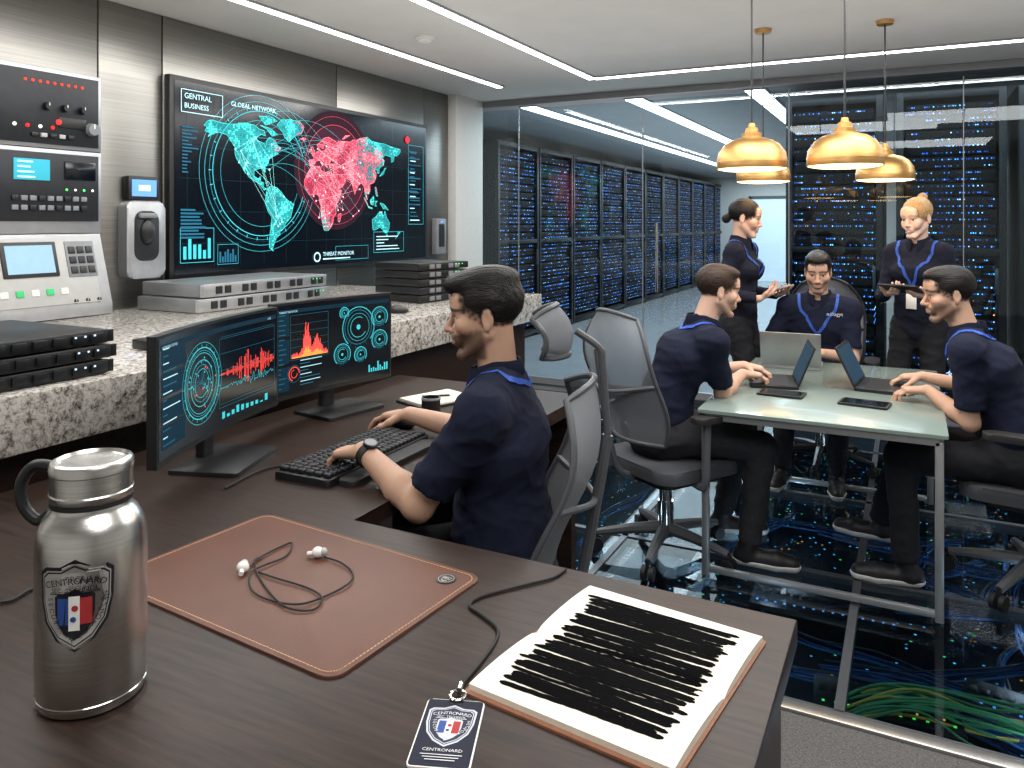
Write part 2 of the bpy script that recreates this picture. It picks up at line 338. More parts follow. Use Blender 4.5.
# ---------------------------------------------------------------- wall map screen
t=empty('wall_display','huge wall screen showing a teal and red world map','screen',(XW+.025,4.33,1.19),rad(90)); W_,H_=2.6,1.14
b=nb(); box(b,(0,-.02,H_/2),(W_+.03,.04,H_+.03),.004); obj('frame',b,M['black'],t)
obj('panel',bx((0,-.0415,H_/2),(W_-.03,.004,H_-.03)),M['screen'],t)
cv=Canvas()
LX=lambda lo:-1.3+(.084+(lo+165)/343*.764)*2.6
LZ=lambda la:.132+(la+54)/126*.80
lands=dict(na=[(-165,65),(-160,70),(-155,71),(-140,69.5),(-125,70),(-110,73),(-95,72),(-90,69),(-82,68),(-80,63),(-87,64),(-94,60),(-92,57),(-82,55),(-80,51),(-78,58),(-74,62),(-65,59),(-62,55),(-56,52),(-60,49),(-66,49),(-60,46),(-66,44),(-70,42),(-74,40),(-76,35),(-81,31),(-80,26),(-82,27),(-84,30),(-90,29),(-97,27),(-97,21),(-91,18.5),(-87,21),(-88,16),(-83,15),(-83,10),(-78,9),(-82,7.5),(-88,13),(-95,16),(-105,20),(-107,25),(-112,30),(-109,23),(-113,28),(-117,33),(-122,37),(-124,42),(-124,48),(-130,54),(-135,59),(-145,60.5),(-152,59),(-160,55),(-157,59),(-164,60),(-161,64)],
gr=[(-55,82),(-40,83.5),(-25,83),(-18,78),(-22,71),(-32,68),(-43,60),(-50,64),(-54,70),(-62,76)],is1=[(-80,74),(-90,82),(-70,83),(-62,80)],is2=[(-88,73),(-72,71),(-62,66),(-70,64),(-78,70)],is3=[(-118,72),(-105,73),(-104,69),(-115,69)],ic=[(-24,65),(-16,66.5),(-14,65),(-19,63.5)],
sa=[(-78,8),(-72,12),(-62,10.5),(-55,6),(-50,1),(-44,-2.5),(-35,-6),(-38,-13),(-40,-20),(-48,-26),(-53,-33),(-58,-35),(-57,-38),(-63,-41),(-66,-46),(-69,-52),(-68,-55),(-74,-51),(-74,-42),(-72,-33),(-70,-20),(-76,-14),(-80,-6),(-80,-2),(-79,2)],
af=[(-6,35),(3,37),(10,37),(11,33),(19,30.5),(25,32),(32,31),(35,25),(38,18),(43,12),(51,12),(48,5),(42,-2),(39,-8),(40,-15),(35,-20),(34,-26),(30,-31),(26,-34),(18,-34),(15,-27),(12,-18),(13,-9),(9,-1),(9,4),(4,6),(-5,5),(-9,5),(-13,9),(-17,14),(-17,21),(-12,28)],
eu=[(-9,37),(-9,43),(-1,44),(-1,47),(-4,48.5),(2,51),(8,54),(9,57),(11,54),(18,55),(22,58),(28,60),(22,60),(24,65),(18,62),(16,57),(11,59),(7,58),(5,61),(11,64),(17,69),(26,71),(40,67),(42,65),(45,68),(58,69),(68,69),(73,72),(80,72),(80,14),(77,8),(73,17),(70,22),(66,25),(57,26),(50,30),(52,25),(56,25),(59,22),(52,16),(44,13),(42,17),(36,26),(35,30),(36,36),(28,37),(26,40),(29,41),(41,41.5),(37,45.5),(30,46),(28,42),(24,40),(22,37),(19,41),(14,45),(12,44),(17,40),(15,38),(11,43),(9,44),(3,42.5),(0,39),(-5,36)],
asia=[(80,72),(88,75),(103,78),(112,74),(128,73),(140,73),(160,70),(178,69),(178,65),(170,60),(164,60),(162,53),(157,51),(156,58),(142,59),(136,54),(141,52),(138,46),(131,43),(129,40),(129,36),(126,35),(125,39),(121,40),(119,38),(122,36),(122,30),(118,24),(108,21),(109,15),(107,10),(104,9),(101,13),(103,2),(98,9),(97,17),(91,22),(86,20),(80,14)],
uk=[(-5,50),(1,51),(0,54),(-3,58),(-6,57),(-4,53)],ie=[(-10,52),(-6,52),(-6,55),(-9,54)],ma=[(44,-16),(50,-15),(47,-25),(44,-24)],nv=[(52,71),(57,75),(67,77),(56,72)],
au=[(114,-22),(122,-18),(130,-12),(136,-12),(136,-15),(140,-17),(142,-11),(146,-19),(153,-26),(151,-34),(147,-38),(141,-38),(137,-34),(131,-31),(125,-33),(117,-35),(115,-33)],ta=[(145,-41),(148,-41),(147,-43.5)],i1=[(96,5),(104,-3),(105,-6),(100,0)],ja=[(106,-6),(114,-7.5),(114,-8.5),(106,-7.5)],bo=[(109,1),(113,4),(117,7),(118,1),(116,-4),(111,-3)],su=[(120,1),(125,1),(121,-2),(123,-5),(120,-5)],ph=[(120,18),(122,18),(126,7),(122,8)],ng=[(131,-1),(137,-2),(141,-3),(150,-10),(144,-8),(138,-8)],jp=[(130,32),(136,34),(140,36),(141,42),(145,43),(141,40),(136,37)],nz=[(167,-46),(174,-41),(178,-38),(172,-38),(172,-42)])
ME={'h0':G((34,14,26),.8),'h1':G((52,18,33),.8),'h2':G((72,24,42),.8),'teal':G((26,108,114),.85),'red':G((132,42,62),.85),'t1':G((38,142,144),.85),'t2':G((76,206,200),.9),'r1':G((200,70,94),.9),'r2':G((244,128,142),.9),'dim':G((18,54,68),.7),'tline':G((60,174,186),.8),'rline':G((206,70,88),.75),'txt':G((180,222,232),.85),'hi':G((160,244,240),.95),'rhi':G((255,196,204),.95),'bar':G((30,86,110),.8),'warn':G((226,40,60),.9)}
R_=random.Random(3)
c0=(LX(-85),LZ(24)); c1=(LX(40),LZ(34))
cv.disc('h0',c1,.43,48); cv.disc('h1',c1,.33,48); cv.disc('h2',c1,.2,40)
for i in range(-6,7): cv.line('dim',(i*.2,.05),(i*.2,H_-.05),.0015)
for i in range(1,6): cv.line('dim',(-1.25,i*.19),(1.25,i*.19),.0015)
def inside(p,P):
    r=False; j=len(P)-1
    for i in range(len(P)):
        if (P[i][1]>p[1])!=(P[j][1]>p[1]) and p[0]<(P[j][0]-P[i][0])*(p[1]-P[i][1])/(P[j][1]-P[i][1])+P[i][0]: r=not r
        j=i
    return r
isred=lambda x,z: math.hypot((x-c1[0])/1.2,z-c1[1])<.41+.05*math.sin(x*23)+.05*math.cos(z*31)
for k,p in lands.items():
    q=[(LX(a),LZ(c)) for a,c in p]; m=sum(1 for a in q if isred(*a))>len(q)*.55
    cv.poly('red' if m else 'teal',q)
for k,p in lands.items():
    q=[(LX(a),LZ(c)) for a,c in p]
    for a,c in zip(q,q[1:]+q[:1]): cv.line('r2' if isred(*a) else 't2',a,c,.0035)
    x0,x1=min(a for a,_ in q),max(a for a,_ in q); z0,z1=min(c for _,c in q),max(c for _,c in q); x=x0
    while x<x1:
        z=z0
        while z<z1:
            if inside((x,z),q):
                v=noise.noise(V((x*9,z*9,2)))+R_.uniform(-.35,.35); rd=isred(x+R_.uniform(-.05,.05),z+R_.uniform(-.05,.05))
                if v>-.3: cv.rect(('r' if rd else 't')+('2' if v>.22 else '1'),x-.0055,z-.0055,.011,.011)
            z+=.0135
        x+=.0135
for r,w in ((.40,.005),(.46,.0025),(.34,.002),(.425,.0015),(.5,.002)): cv.ring('tline',c0,r,w,20,340,60)
for r,w in ((.33,.003),(.39,.0018),(.22,.002),(.13,.002)): cv.ring('rline',c1,r,w,0,360,56)
for a in range(0,360,12): cv.line('tline',(c0[0]+.41*math.cos(rad(a)),c0[1]+.41*math.sin(rad(a))),(c0[0]+.43*math.cos(rad(a)),c0[1]+.43*math.sin(rad(a))),.005)
pts=[(LX(R_.uniform(-125,-70)),LZ(R_.uniform(20,60))) for _ in range(14)]+[(LX(R_.uniform(-70,-48)),LZ(R_.uniform(-30,2))) for _ in range(8)]
for p in pts:
    cv.disc('hi',p,.007,8); q=R_.choice(pts); cv.line('hi',p,q,.0013)
pr=[(LX(R_.uniform(-5,90)),LZ(R_.uniform(-20,62))) for _ in range(26)]
for p in pr:
    cv.disc('rhi',p,.007,8); q=R_.choice(pr); cv.line('rhi',p,q,.0011)
for p in pts[:14]:
    q=R_.choice(pr); n=14; pv=p; hh=R_.uniform(.1,.26)
    for i in range(1,n+1):
        f=i/n; nx=(p[0]+(q[0]-p[0])*f,p[1]+(q[1]-p[1])*f+hh*math.sin(PI*f)); cv.line('tline',pv,nx,.0016); pv=nx
for x in (-1.25,1.02):
    for k in range(9):
        w=R_.uniform(.08,.19); cv.rect('bar',x,.5-.02*k-.12 if x<0 else .9-.055*k,w,.011)
cv.frame('tline',-1.25,.08,.24,.2,.003); cv.frame('tline',-.98,.06,.16,.12,.002); cv.frame('tline',.1,.04,.38,.1,.002)
for k in range(6): cv.rect('tline',-1.23+.035*k,.1,.022,R_.uniform(.03,.13))
for k in range(7): cv.rect('bar',-.97+.02*k,.07,.014,R_.uniform(.02,.09))
cv.frame('tline',1.02,.3,.22,.66,.003); cv.frame('tline',.55,.08,.4,.16,.003)
for k in range(5): cv.rect('txt',.58,.1+.025*k,R_.uniform(.1,.32),.007)
for k in range(18): cv.rect('txt' if k%3==0 else 'bar',1.04,.33+.033*k,R_.uniform(.06,.17),.008)
for k in range(14): cv.rect('bar',-1.24,.6+.02*k,R_.uniform(.03,.12),.008)
cv.frame('txt',-1.245,.95,.3,.13,.004)
cv.text('txt','GENTRAL',-1.225,1.03,.045); cv.text('txt','BUSINESS',-1.225,.975,.042); cv.text('txt','GLOBAL NETWORK',-.88,1.03,.042)
cv.disc('warn',(1.0,1.0),.03,16); cv.ring('txt',(-.1,.07),.03,.01); cv.text('txt','THREAT MONITOR',-.04,.075,.04); cv.rect('txt',-.04,.05,.3,.008)
cv.build(t,lambda a,c,o:(a,-.0435-o,c),{'h0':'alert_glow','h1':'alert_glow','h2':'alert_glow','teal':'map_land','red':'map_alert_land','t1':'map_texture','t2':'map_texture','r1':'map_alert_texture','r2':'map_alert_texture','tline':'map_ring','rline':'map_alert_ring','txt':'screen_lettering'},ME)
# ---------------------------------------------------------------- instrument modules on the wall
def module(nm,lab,y0,y1,z0,z1,depth=.07,m='alu'):
    t=empty(nm,lab,'control module',(XW+.024,(y0+y1)/2,z0),rad(90)); w,h=y1-y0,z1-z0
    obj('housing',bx((0,-depth/2,h/2),(w,depth,h),.006),M[m],t); return t,w,h,-depth
def knob(t,x,z,y,r,m='black'):
    k=obj('knob',cyl(nb(),(x,y,z),(x,y-.025,z),r,20,r*.85),M[m],t); obj('pointer',bx((x,y-.026,z+r*.45),(r*.16,.002,r*.7)),M['white'],k)
def lamp(t,x,z,y,c,r=.008,s=1.3): obj('indicator_light',sph(nb(),(x,y-.001,z),(r,r*.6,r),10,6),G(c,s),t)
t,w,h,y=module('control_module','topmost rack instrument with red lights and round knobs',2.0,2.58,1.86,2.245)
obj('faceplate',bx((0,y-.003,h/2),(w-.04,.008,h-.04),.003),M['dark'],t); y-=.008
for k in range(9): lamp(t,-.1+.035*k,h-.07,y,(255,60,40),.007)
for k in range(3): knob(t,.0+.09*k,.2,y,.02)
for k in range(4): lamp(t,-.15+.06*k,.1,y,(255,40,40) if k%2 else (230,230,220),.009)
for k in range(5): obj('button',bx((-.06+.045*k,y-.004,.06),(.03,.012,.02),.003),M['lgry' if k%2 else 'black'],t)
knob(t,.23,.11,y,.034,'gry'); lamp(t,.06,.13,y,(255,50,50),.014)
obj('meter_scale',bx((.13,y-.002,.13),(.14,.004,.05),.002),M['black'],t)
t,w,h,y=module('control_module','second rack instrument with cyan display and push buttons',2.0,2.58,1.448,1.858)
obj('faceplate',bx((0,y-.003,h/2+.02),(w-.04,.008,h-.08),.003),M['dark'],t); y-=.008
d=obj('display',bx((-.07,y-.002,h-.105),(.17,.006,.1),.002),G((54,150,170),.8),t); cv=Canvas()
for k in range(4): cv.rect('l',-.14,h-.145+.024*k,R_.uniform(.06,.13),.008)
cv.build(d,lambda a,c,o:(a,y-.006-o,c),{'l':'display_text'},{'l':G((170,236,240),.9)})
obj('screen',bx((.17,y-.002,h-.1),(.16,.006,.09),.002),M['screen'],t)
for r in range(2):
    for k in range(9): obj('button',bx((-.15+.042*k,y-.004,.17-.045*r),(.03,.01,.024),.003),M['gry' if (k+r)%3 else 'black'],t)
for k in range(4): lamp(t,.1+.045*k,.215,y,(240,240,230) if k%2 else (90,255,120),.006)
t=empty('control_console','light grey console with a screen and buttons below the rack instruments','control console',(XW+.024,2.25,1.045),rad(90)); h=.40
b=nb(); prism(b,[(0,0),(-.17,0),(-.17,.05),(-.07,h),(0,h)],-.32,.32,.0,Matrix(((0,0,1,0),(1,0,0,0),(0,1,0,0),(0,0,0,1)))); obj('housing',b,M['alu'],t)
sl=V((0,.1,.36)).normalized(); nrmv=V((0,-.36,.1)).normalized(); Rs=Matrix((V((1,0,0)),sl,nrmv)).transposed()
cp=lambda u,v,o=0:V((u,-.17,.05))+sl*v+nrmv*o
obj('fascia',bx(cp(-.02,.18,.003),(.56,.33,.006),.002,Rs),M['lgry'],t)
d=obj('screen',bx(cp(-.06,.24,.006),(.26,.17,.014),.004,Rs),M['black'],t); obj('display',bx(cp(-.06,.24,.0135),(.22,.135,.002),0,Rs),G((130,160,180),.7),d)
obj('button_panel',bx(cp(.19,.235,.006),(.15,.18,.008),.003,Rs),M['gry'],t)
for k in range(3):
    for j in range(3): obj('button',bx(cp(.145+.045*k,.18+.05*j,.011),(.034,.036,.01),.003,Rs),M['black' if j!=1 else 'dark'],t)
for k in range(5): obj('indicator_light',bx(cp(-.2+.07*k,.08,.008),(.035,.03,.008),.002,Rs),G((60,160,100) if k%2 else (190,190,180),.6),t)
for k in range(3): knob(t,.13+.06*k,.075,-.145,.014)
t=empty('fingerprint_reader','grey wall mounted fingerprint reader with small blue screen above','access reader',(XW+.024,2.845,1.2),rad(90))
obj('housing',prism(nb(),rrect(.24,.42,.04),0,.07,.012,Matrix(((1,0,0,0),(0,0,-1,0),(0,1,0,.21),(0,0,0,1)))),M['alu'],t)
obj('recess',prism(nb(),rrect(.15,.27,.05),.068,.074,.002,Matrix(((1,0,0,0),(0,0,-1,0),(0,1,0,.23),(0,0,0,1)))),M['dark'],t)
obj('sensor',sph(nb(),(0,-.075,.25),(.045,.03,.07)),M['black'],t); obj('finger_guard',bx((0,-.08,.34),(.11,.03,.03),.01),M['gry'],t)
d=obj('screen_case',bx((0,-.025,.49),(.19,.05,.13),.008),M['black'],t); obj('display',bx((0,-.051,.49),(.15,.004,.09)),G((92,140,226),1.),d); obj('display_icon',bx((0,-.054,.49),(.07,.002,.03)),G((210,225,250),1.),d)
t=empty('card_reader','small silver card reader right of the map screen','access reader',(XW+.024,5.85,1.23),rad(90))
obj('housing',bx((0,-.03,.15),(.16,.06,.32),.012),M['gry'],t); obj('recess',bx((0,-.061,.16),(.09,.004,.2),.0),M['black'],t); obj('indicator_light',bx((0,-.062,.28),(.04,.003,.012)),G((90,160,255),1.),t)
# ---------------------------------------------------------------- servers on the counter
def server(lab,loc,rot,w,d,h,m,group=None,kind=0):
    t=empty('server_unit',lab,'server',loc,rot,group)
    obj('chassis',bx((0,0,h/2),(w,d,h-.004),.004),M[m],t); n=int(w/.06)
    for k in range(n):
        if kind==0 or k%3: obj('drive_bay',bx((-w/2+.04+k*(w-.08)/max(1,n-1),-d/2-.003,h/2),(.04,.006,h*.55),.001),M['dark' if (m!='black' or not kind) else 'gry'],t)
    for k in range(3): obj('indicator_light',bx((w/2-.05-.03*k,-d/2-.0065,h*.66),(.006,.002,.005)),G((200,225,255) if kind==0 else (90,255,130),.9),t)
    for s in (-1,1): obj('rack_ear',bx((s*(w/2+.008),-d/2+.006,h/2),(.018,.012,h-.008),.002),M['dark' if m=='black' else 'alu'],t)
pos=['lowest','middle','topmost']
for k in range(3): server('black flat server near the instrument console, %s of its stack of three'%pos[k],(-2.43,1.28+.01*(k%2),CT+.001+.046*k),rad(90),.54,.5,.045,'black',None,0)
for k in range(2): server('long silver server under the map screen, %s of the pair'%('lower','upper')[k],(-3.42,3.25,CT+.001+.075*k),rad(90),.98-.06*k,.46,.073,'alu',None,1)
five=['lowest','second lowest','middle','second highest','topmost']
for k in range(5): server('small black server right of the silver pair, %s of its stack of five'%five[k],(-2.62,3.92,CT+.001+.046*k),rad(82),.42,.36,.045,'black',None,1)
t=empty('computer_mouse','black mouse lying on the granite counter','mouse',at(398,313,z=CT).to_tuple(),rad(100))
obj('shell',sph(nb(),(0,0,.016),(.036,.06,.024)),M['black'],t); obj('scroll_wheel',cyl(nb(),(-.005,.035,.034),(.005,.035,.034),.008),M['gry'],t)
t=empty('network_box','small flat black box behind the left monitor on the counter','network box',(-2.45,1.98,CT),rad(80)); obj('case',bx((0,0,.018),(.2,.14,.035),.006),M['black'],t); obj('indicator_light',bx((.05,-.071,.02),(.03,.002,.005)),G((255,160,60),1.),t)
# ---------------------------------------------------------------- monitors
def monitor(lab,c,w,h,rot,fwd,draw):
    t=empty('monitor',lab,'monitor',(c[0],c[1],TOP),rot); zb=.0785; k=.22; n=16
    def arc(x,z,o): return (x,-k*x*x-o,z)
    def slab(x0,x1,z0,z1,o0,o1):
        b=nb(); g={}
        for i in range(n+1):
            x=x0+(x1-x0)*i/n
            for a,z in enumerate((z0,z1)):
                for q,o in enumerate((o0,o1)): g[i,a,q]=b.verts.new(arc(x,z,o))
        for i in range(n):
            for p in (((0,0),(1,0)),((1,0),(1,1)),((1,1),(0,1)),((0,1),(0,0))): b.faces.new((g[i,*p[0]],g[i+1,*p[0]],g[i+1,*p[1]],g[i,*p[1]]))
        for i in (0,n): b.faces.new([g[i,*q] for q in ((0,0),(1,0),(1,1),(0,1))])
        return b
    obj('case',slab(-w/2,w/2,zb,zb+h,-.022,.006),M['black'],t)
    obj('screen',slab(-w/2+.008,w/2-.008,zb+.016,zb+h-.008,.004,.0075),M['screen'],t)
    obj('stand_column',bx((0,.035,zb+.06),(.06,.03,.30),.008),M['black'],t)
    obj('stand_base',prism(nb(),rrect(.27,.21,.015),0,.012,.003,Matrix.Translation((fwd,-.04,0))),M['black'],t)
    cv=Canvas(); draw(cv,w-.03,h-.04); cv.build(t,lambda a,e,o:arc(a,zb+.02+e,.0075+o),{'t':'screen_chart','r':'screen_alert_chart','x':'screen_lettering'},MC)
MC={'p':G((11,36,50),.85),'t':G((58,174,182),.8),'d':G((28,88,106),.8),'r':G((240,76,68),1.),'x':G((160,204,214),.8),'o':G((246,150,66),.95)}
def d1(c,w,h):
    for k in range(4): c.rect('p',-w/2+.01,.02+h*.23*k,w*.2,h*.2,4)
    c.rect('p',-w/2,h-.018,w,.014,12)
    for k in range(14): c.rect('x' if k%2 else 'd',-w/2+.015,.03+.019*k,R_.uniform(.02,.1),.003)
    o=(-.1,h*.5)
    for r,q in ((.1,.003),(.085,.0015),(.065,.002),(.04,.0015),(.115,.0012),(.092,.0008),(.052,.0008)): c.ring('t',o,r,q,0,360,44)
    for a in range(0,360,15): c.line('t',(o[0]+.1*math.cos(rad(a)),o[1]+.1*math.sin(rad(a))),(o[0]+.109*math.cos(rad(a)),o[1]+.109*math.sin(rad(a))),.0015)
    for k in range(30):
        a=R_.uniform(0,6.28); r=R_.uniform(.01,.08); c.disc('t' if k%5 else 'r',(o[0]+r*math.cos(a),o[1]+r*math.sin(a)),.003,6); c.line('d',o,(o[0]+r*math.cos(a),o[1]+r*math.sin(a)),.001)
    x=.01; pv=None
    while x<w/2-.015:
        e=math.exp(-((x-.2)/.11)**2); y0=h*.5; a=R_.uniform(.05,1)**1.6*e*.11
        c.rect('r',x,y0-a*.5,.0022,a+.003); q=(x,y0-.04+R_.uniform(-.02,.02)*e)
        if pv: c.line('t',pv,q,.0014)
        pv=q; x+=.0048
    for k in range(5): c.line('d',(.01,.06+k*h*.17),(w/2-.01,.06+k*h*.17),.001)
    c.frame('d',.005,.05,w/2-.015,h-.09,.0012)
    for k in range(10): c.rect('t',.02+.028*k,.015,.016,R_.uniform(.004,.022))
    c.text('x','NETWORK STATUS',-w/2+.01,h-.016,.01); c.text('x','LIVE',w/2-.05,h-.016,.01)
def d2(c,w,h):
    c.rect('p',-w/2,h-.018,w,.014,10)
    for k in range(3): c.rect('p',-w/2+.005,.01+k*h*.32,w*.1,h*.28,2)
    c.frame('d',-w/2+.065,h*.38,w*.33,h*.53,.0012)
    for k in range(5): c.line('d',(-w/2+.065,h*(.44+.09*k)),(-w/2+.065+w*.33,h*(.44+.09*k)),.0008)
    for i in range(60):
        f=i/59; hh=(.9*math.exp(-((f-.42)/.1)**2)+.55*math.exp(-((f-.7)/.12)**2)+.15)*R_.uniform(.5,1)*h*.44
        c.rect('r',-w/2+.07+f*w*.31,h*.4,.0026,hh); c.rect('o',-w/2+.07+f*w*.31,h*.4,.0026,hh*.3)
    for (x,y,r) in ((.12,h*.66,.078),(.225,h*.76,.04),(.225,h*.46,.038),(.04,h*.34,.04),(.05,h*.86,.022),(.13,h*.3,.03)):
        c.ring('t',(x,y),r,.003,-40,230,36); c.ring('d',(x,y),r*.85,.003); c.ring('t',(x,y),r*.68,.0012); c.ring('t',(x,y),r*.5,.002,60,330); c.disc('t',(x,y),r*.13,10)
        for a in range(0,360,20): c.line('d',(x+r*.88*math.cos(rad(a)),y+r*.88*math.sin(rad(a))),(x+r*1.08*math.cos(rad(a)),y+r*1.08*math.sin(rad(a))),.0012)
    for k in range(9): c.rect('t',.17+.011*k,.015,.007,R_.uniform(.01,.045))
    for k in range(8): c.rect('x' if k%2 else 'd',-w/2+.11,.02+.0125*k,R_.uniform(.03,.11),.0028)
    for k in range(16): c.rect('d',-w/2+.01,.02+.017*k,R_.uniform(.01,.04),.003)
    c.ring('r',(-w/2+.082,.065),.024,.003,0,250); c.ring('d',(-w/2+.082,.065),.03,.0015); c.ring('r',(-w/2+.082,.065),.014,.002,90,360); c.text('x','THREAT MONITOR',-w/2+.01,h-.016,.01)
monitor('left curved monitor with a round radar chart and red waveform',(-1.829,1.646),.71,.335,rad(109.8),-.02,d1)
monitor('right curved monitor with a red spike chart and teal dials',(-1.932,2.29),.575,.34,rad(81.4),.0,d2)
# ---------------------------------------------------------------- keyboard, mouse etc on the inner desk
t=empty('keyboard','black keyboard under the seated operator\'s hands','keyboard',(-1.46,1.845,TOP),rad(91))
obj('case',prism(nb(),rrect(.50,.19,.012),0,.02,.004),M['black'],t)
b=nb()
for r in range(6):
    x=-.238
    while x<.225:
        w=.019 if R_.random()>.12 else .03
        if r==0 and -.12<x<.0: w=.12
        box(b,(x+w/2,-.075+.03*r-.0,.026),(w-.003,.024,.012),.0025,None,1); x+=w+.002
obj('keycaps',b,M['dark'],t); obj('wrist_rest',prism(nb(),rrect(.44,.06,.02),0,.016,.004,Matrix.Translation((0,-.125,0))),M['rubber'],t)
t=empty('computer_mouse','black mouse under the operator\'s far hand on the desk','mouse',(-1.55,2.19,TOP),rad(95)); obj('shell',sph(nb(),(0,0,.015),(.032,.056,.022)),M['black'],t); obj('scroll_wheel',cyl(nb(),(-.004,.03,.031),(.004,.03,.031),.008),M['gry'],t)
t=empty('pen_cup','small black desk cup beside the white notepad','cup',at(431,418,z=TOP).to_tuple()); obj('body',lathe(nb(),[(0,0),(.03,0),(.034,.004),(.034,.075),(.031,.075),(.03,.008),(0,.008)]),M['black'],t); obj('rim',lathe(nb(),[(.034,.066),(.036,.07),(.034,.076),(.031,.076)]),M['gry'],t)
NP=at(437,401,z=TOP)
t=empty('notepad','white notepad on the desk behind the cup','notepad',NP.to_tuple(),rad(70)); obj('cover',bx((0,0,.004),(.26,.19,.008),.002),M['black'],t); obj('pages',bx((.005,0,.011),(.24,.18,.01),.002),M['paper'],t)
t=empty('pen','slim dark pen lying on the white notepad','pen',(NP.x,NP.y,TOP+.021),rad(40)); obj('barrel',cyl(nb(),(-.06,0,0),(.05,0,0),.0045),M['dark'],t); obj('tip',cyl(nb(),(.05,0,0),(.065,0,0),.0045,12,.001),M['chrome'],t)
# ---------------------------------------------------------------- bottle
BL=at(92,692,z=TOP); t=empty('steel_bottle','large brushed steel flask with a crest at the left of the desk','flask',BL.to_tuple())
zk=lambda l:[(r,z*.945) for r,z in l]
obj('body',lathe(nb(),zk([(0,.0),(.066,0),(.071,.004),(.0735,.016),(.075,.06),(.075,.225),(.074,.25),(.0705,.270),(.064,.284),(.057,.293),(.053,.299),(.053,.306)]),64),M['bottle'],t)
obj('base_ring',lathe(nb(),[(.0725,.012),(.0746,.013),(.0746,.017),(.0735,.018)],64),M['chrome'],t)
obj('seal',lathe(nb(),zk([(.052,.303),(.0560,.304),(.0560,.311),(.052,.312)]),48),M['rubber'],t)
obj('lid',lathe(nb(),zk([(.05,.311),(.0555,.312),(.057,.316),(.057,.322),(.0555,.324),(.0555,.352),(.057,.354),(.057,.364),(.0545,.369),(.049,.371),(.046,.366),(0,.364)]),48),M['bottle'],t)
lf=V((-.89,-.456,0)); obj('strap_loop',tube(nb(),smooth([lf*.05+V((0,0,.335)),lf*.085+V((0,0,.338)),lf*.105+V((0,0,.312)),lf*.102+V((0,0,.278)),lf*.08+V((0,0,.256)),lf*.06+V((0,0,.268))]),.0085,10),M['black'],t)
cv=Canvas(); [cv.lay(k) for k in CN]; crest(cv,0,.165,.1)
a0=rad(-51); cv.build(t,lambda a,c,o:((.075+o)*math.cos(a0+a/.075),(.075+o)*math.sin(a0+a/.075),c),CN,crest_mats((186,184,180),(26,28,36),(226,224,220),(14,16,22),.7),.0010,.00025)
# ---------------------------------------------------------------- mat, earbuds, badge, notebook
MA=rad(-5); t=empty('desk_mat','brown leather desk mat with stitched edge','desk mat',(-1.075,1.155,TOP),MA)
obj('leather_sheet',prism(nb(),rrect(.63,.41,.03,8),0,.005,.002),M['leather'],t); b=nb(); P=rrect(.61,.39,.024,8); P.append(P[0])
for p,q in zip(P,P[1:]):
    l=math.hypot(q[0]-p[0],q[1]-p[1]); n=max(1,int(l/.0085)); an=math.atan2(q[1]-p[1],q[0]-p[0])
    for k in range(n):
        f=(k+.5)/n; box(b,(p[0]+(q[0]-p[0])*f,p[1]+(q[1]-p[1])*f,.0053),(min(.006,l/n*.7),.0017,.0012),0,Matrix.Rotation(an,3,'Z'))
obj('stitching',b,M['thread'],t)
WT=M['white']
d=obj('emblem',lathe(nb(),[(0,.0065),(.02,.0065),(.02,.004)],32,(.26,.155,0)),M['black'],t); cv=Canvas(); cv.ring('w',(.26,.155),.0155,.0007); cv.text('w','SEC',.26,.153,.012,.5); cv.ring('w',(.26,.149),.005,.0014,180,360)
cv.build(d,lambda a,c,o:(a,c,.0066+o),{'w':'emblem_lettering'},{'w':WT})
t=empty('earbuds','white wired earbuds with tangled dark cable on the leather mat','earbuds',(-1.15,1.17,TOP+.005)); O=V(t.location)
z=TOP+.0085; e1=at(243,571,z=z)-O; e2=at(318,556,z=z)-O
def pp(l): return [at(x,y,z=z+.002*(i%2))-O for i,(x,y) in enumerate(l)]
obj('cable',tube(nb(),smooth(pp([(250,566),(262,556),(282,546),(292,543),(286,556),(262,566),(250,574),(252,590),(270,600),(300,604),(330,594),(350,582),(352,572),(340,562),(324,557)]),6),.0019,6),M['rubber'],t)
obj('cable_loop',tube(nb(),smooth(pp([(262,556),(254,562),(262,582),(284,606),(312,610),(322,598),(308,588),(276,578),(258,572)]),6),.0019,6),M['rubber'],t)
for e,a in ((e1,2.2),(e2,.4)):
    d=obj('earpiece',sph(nb(),e+V((0,0,.008)),(.013,.0115,.011)),M['white'],t); obj('ear_tip',sph(nb(),e+V((math.cos(a)*.012,math.sin(a)*.012,.009)),(.0085,.0085,.0085)),M['lgry'],d)
    obj('stem',cyl(nb(),e+V((0,0,.006)),e+V((-math.cos(a)*.022,-math.sin(a)*.022,.004)),.005,10),M['white'],d)
t=empty('id_badge','dark navy badge card on a black cord beside the notebook','badge',(-.562,.905,TOP),rad(21)); Rb=Matrix.Rotation(rad(-21),3,'Z'); O=V(t.location)
obj('sleeve',prism(nb(),rrect(.084,.142,.007),0,.003,.001),M['white'],t); c=obj('card',prism(nb(),rrect(.080,.138,.005),.0025,.0038),mat('badge navy',(26,30,46),.6,var=.2,ns=12,spec=.2),t)
obj('slot',prism(nb(),rrect(.016,.005,.002),.0036,.0044,0,Matrix.Translation((0,.061,0))),M['black'],t)
cv=Canvas(); [cv.lay(k) for k in CN]; crest(cv,0,.013,.069)
cv.text('tx','CENTRONARD',0,-.042,0,.5,.054)
for k in range(3): cv.rect('tx',-.028+.004*k,-.049-.005*k,.056-.008*k,.0014)
cv.build(c,lambda a,e,o:(a,e,.0038+o),CN,crest_mats((34,40,60),(186,190,198),(214,214,216),(206,208,212)),.0002,.00012)
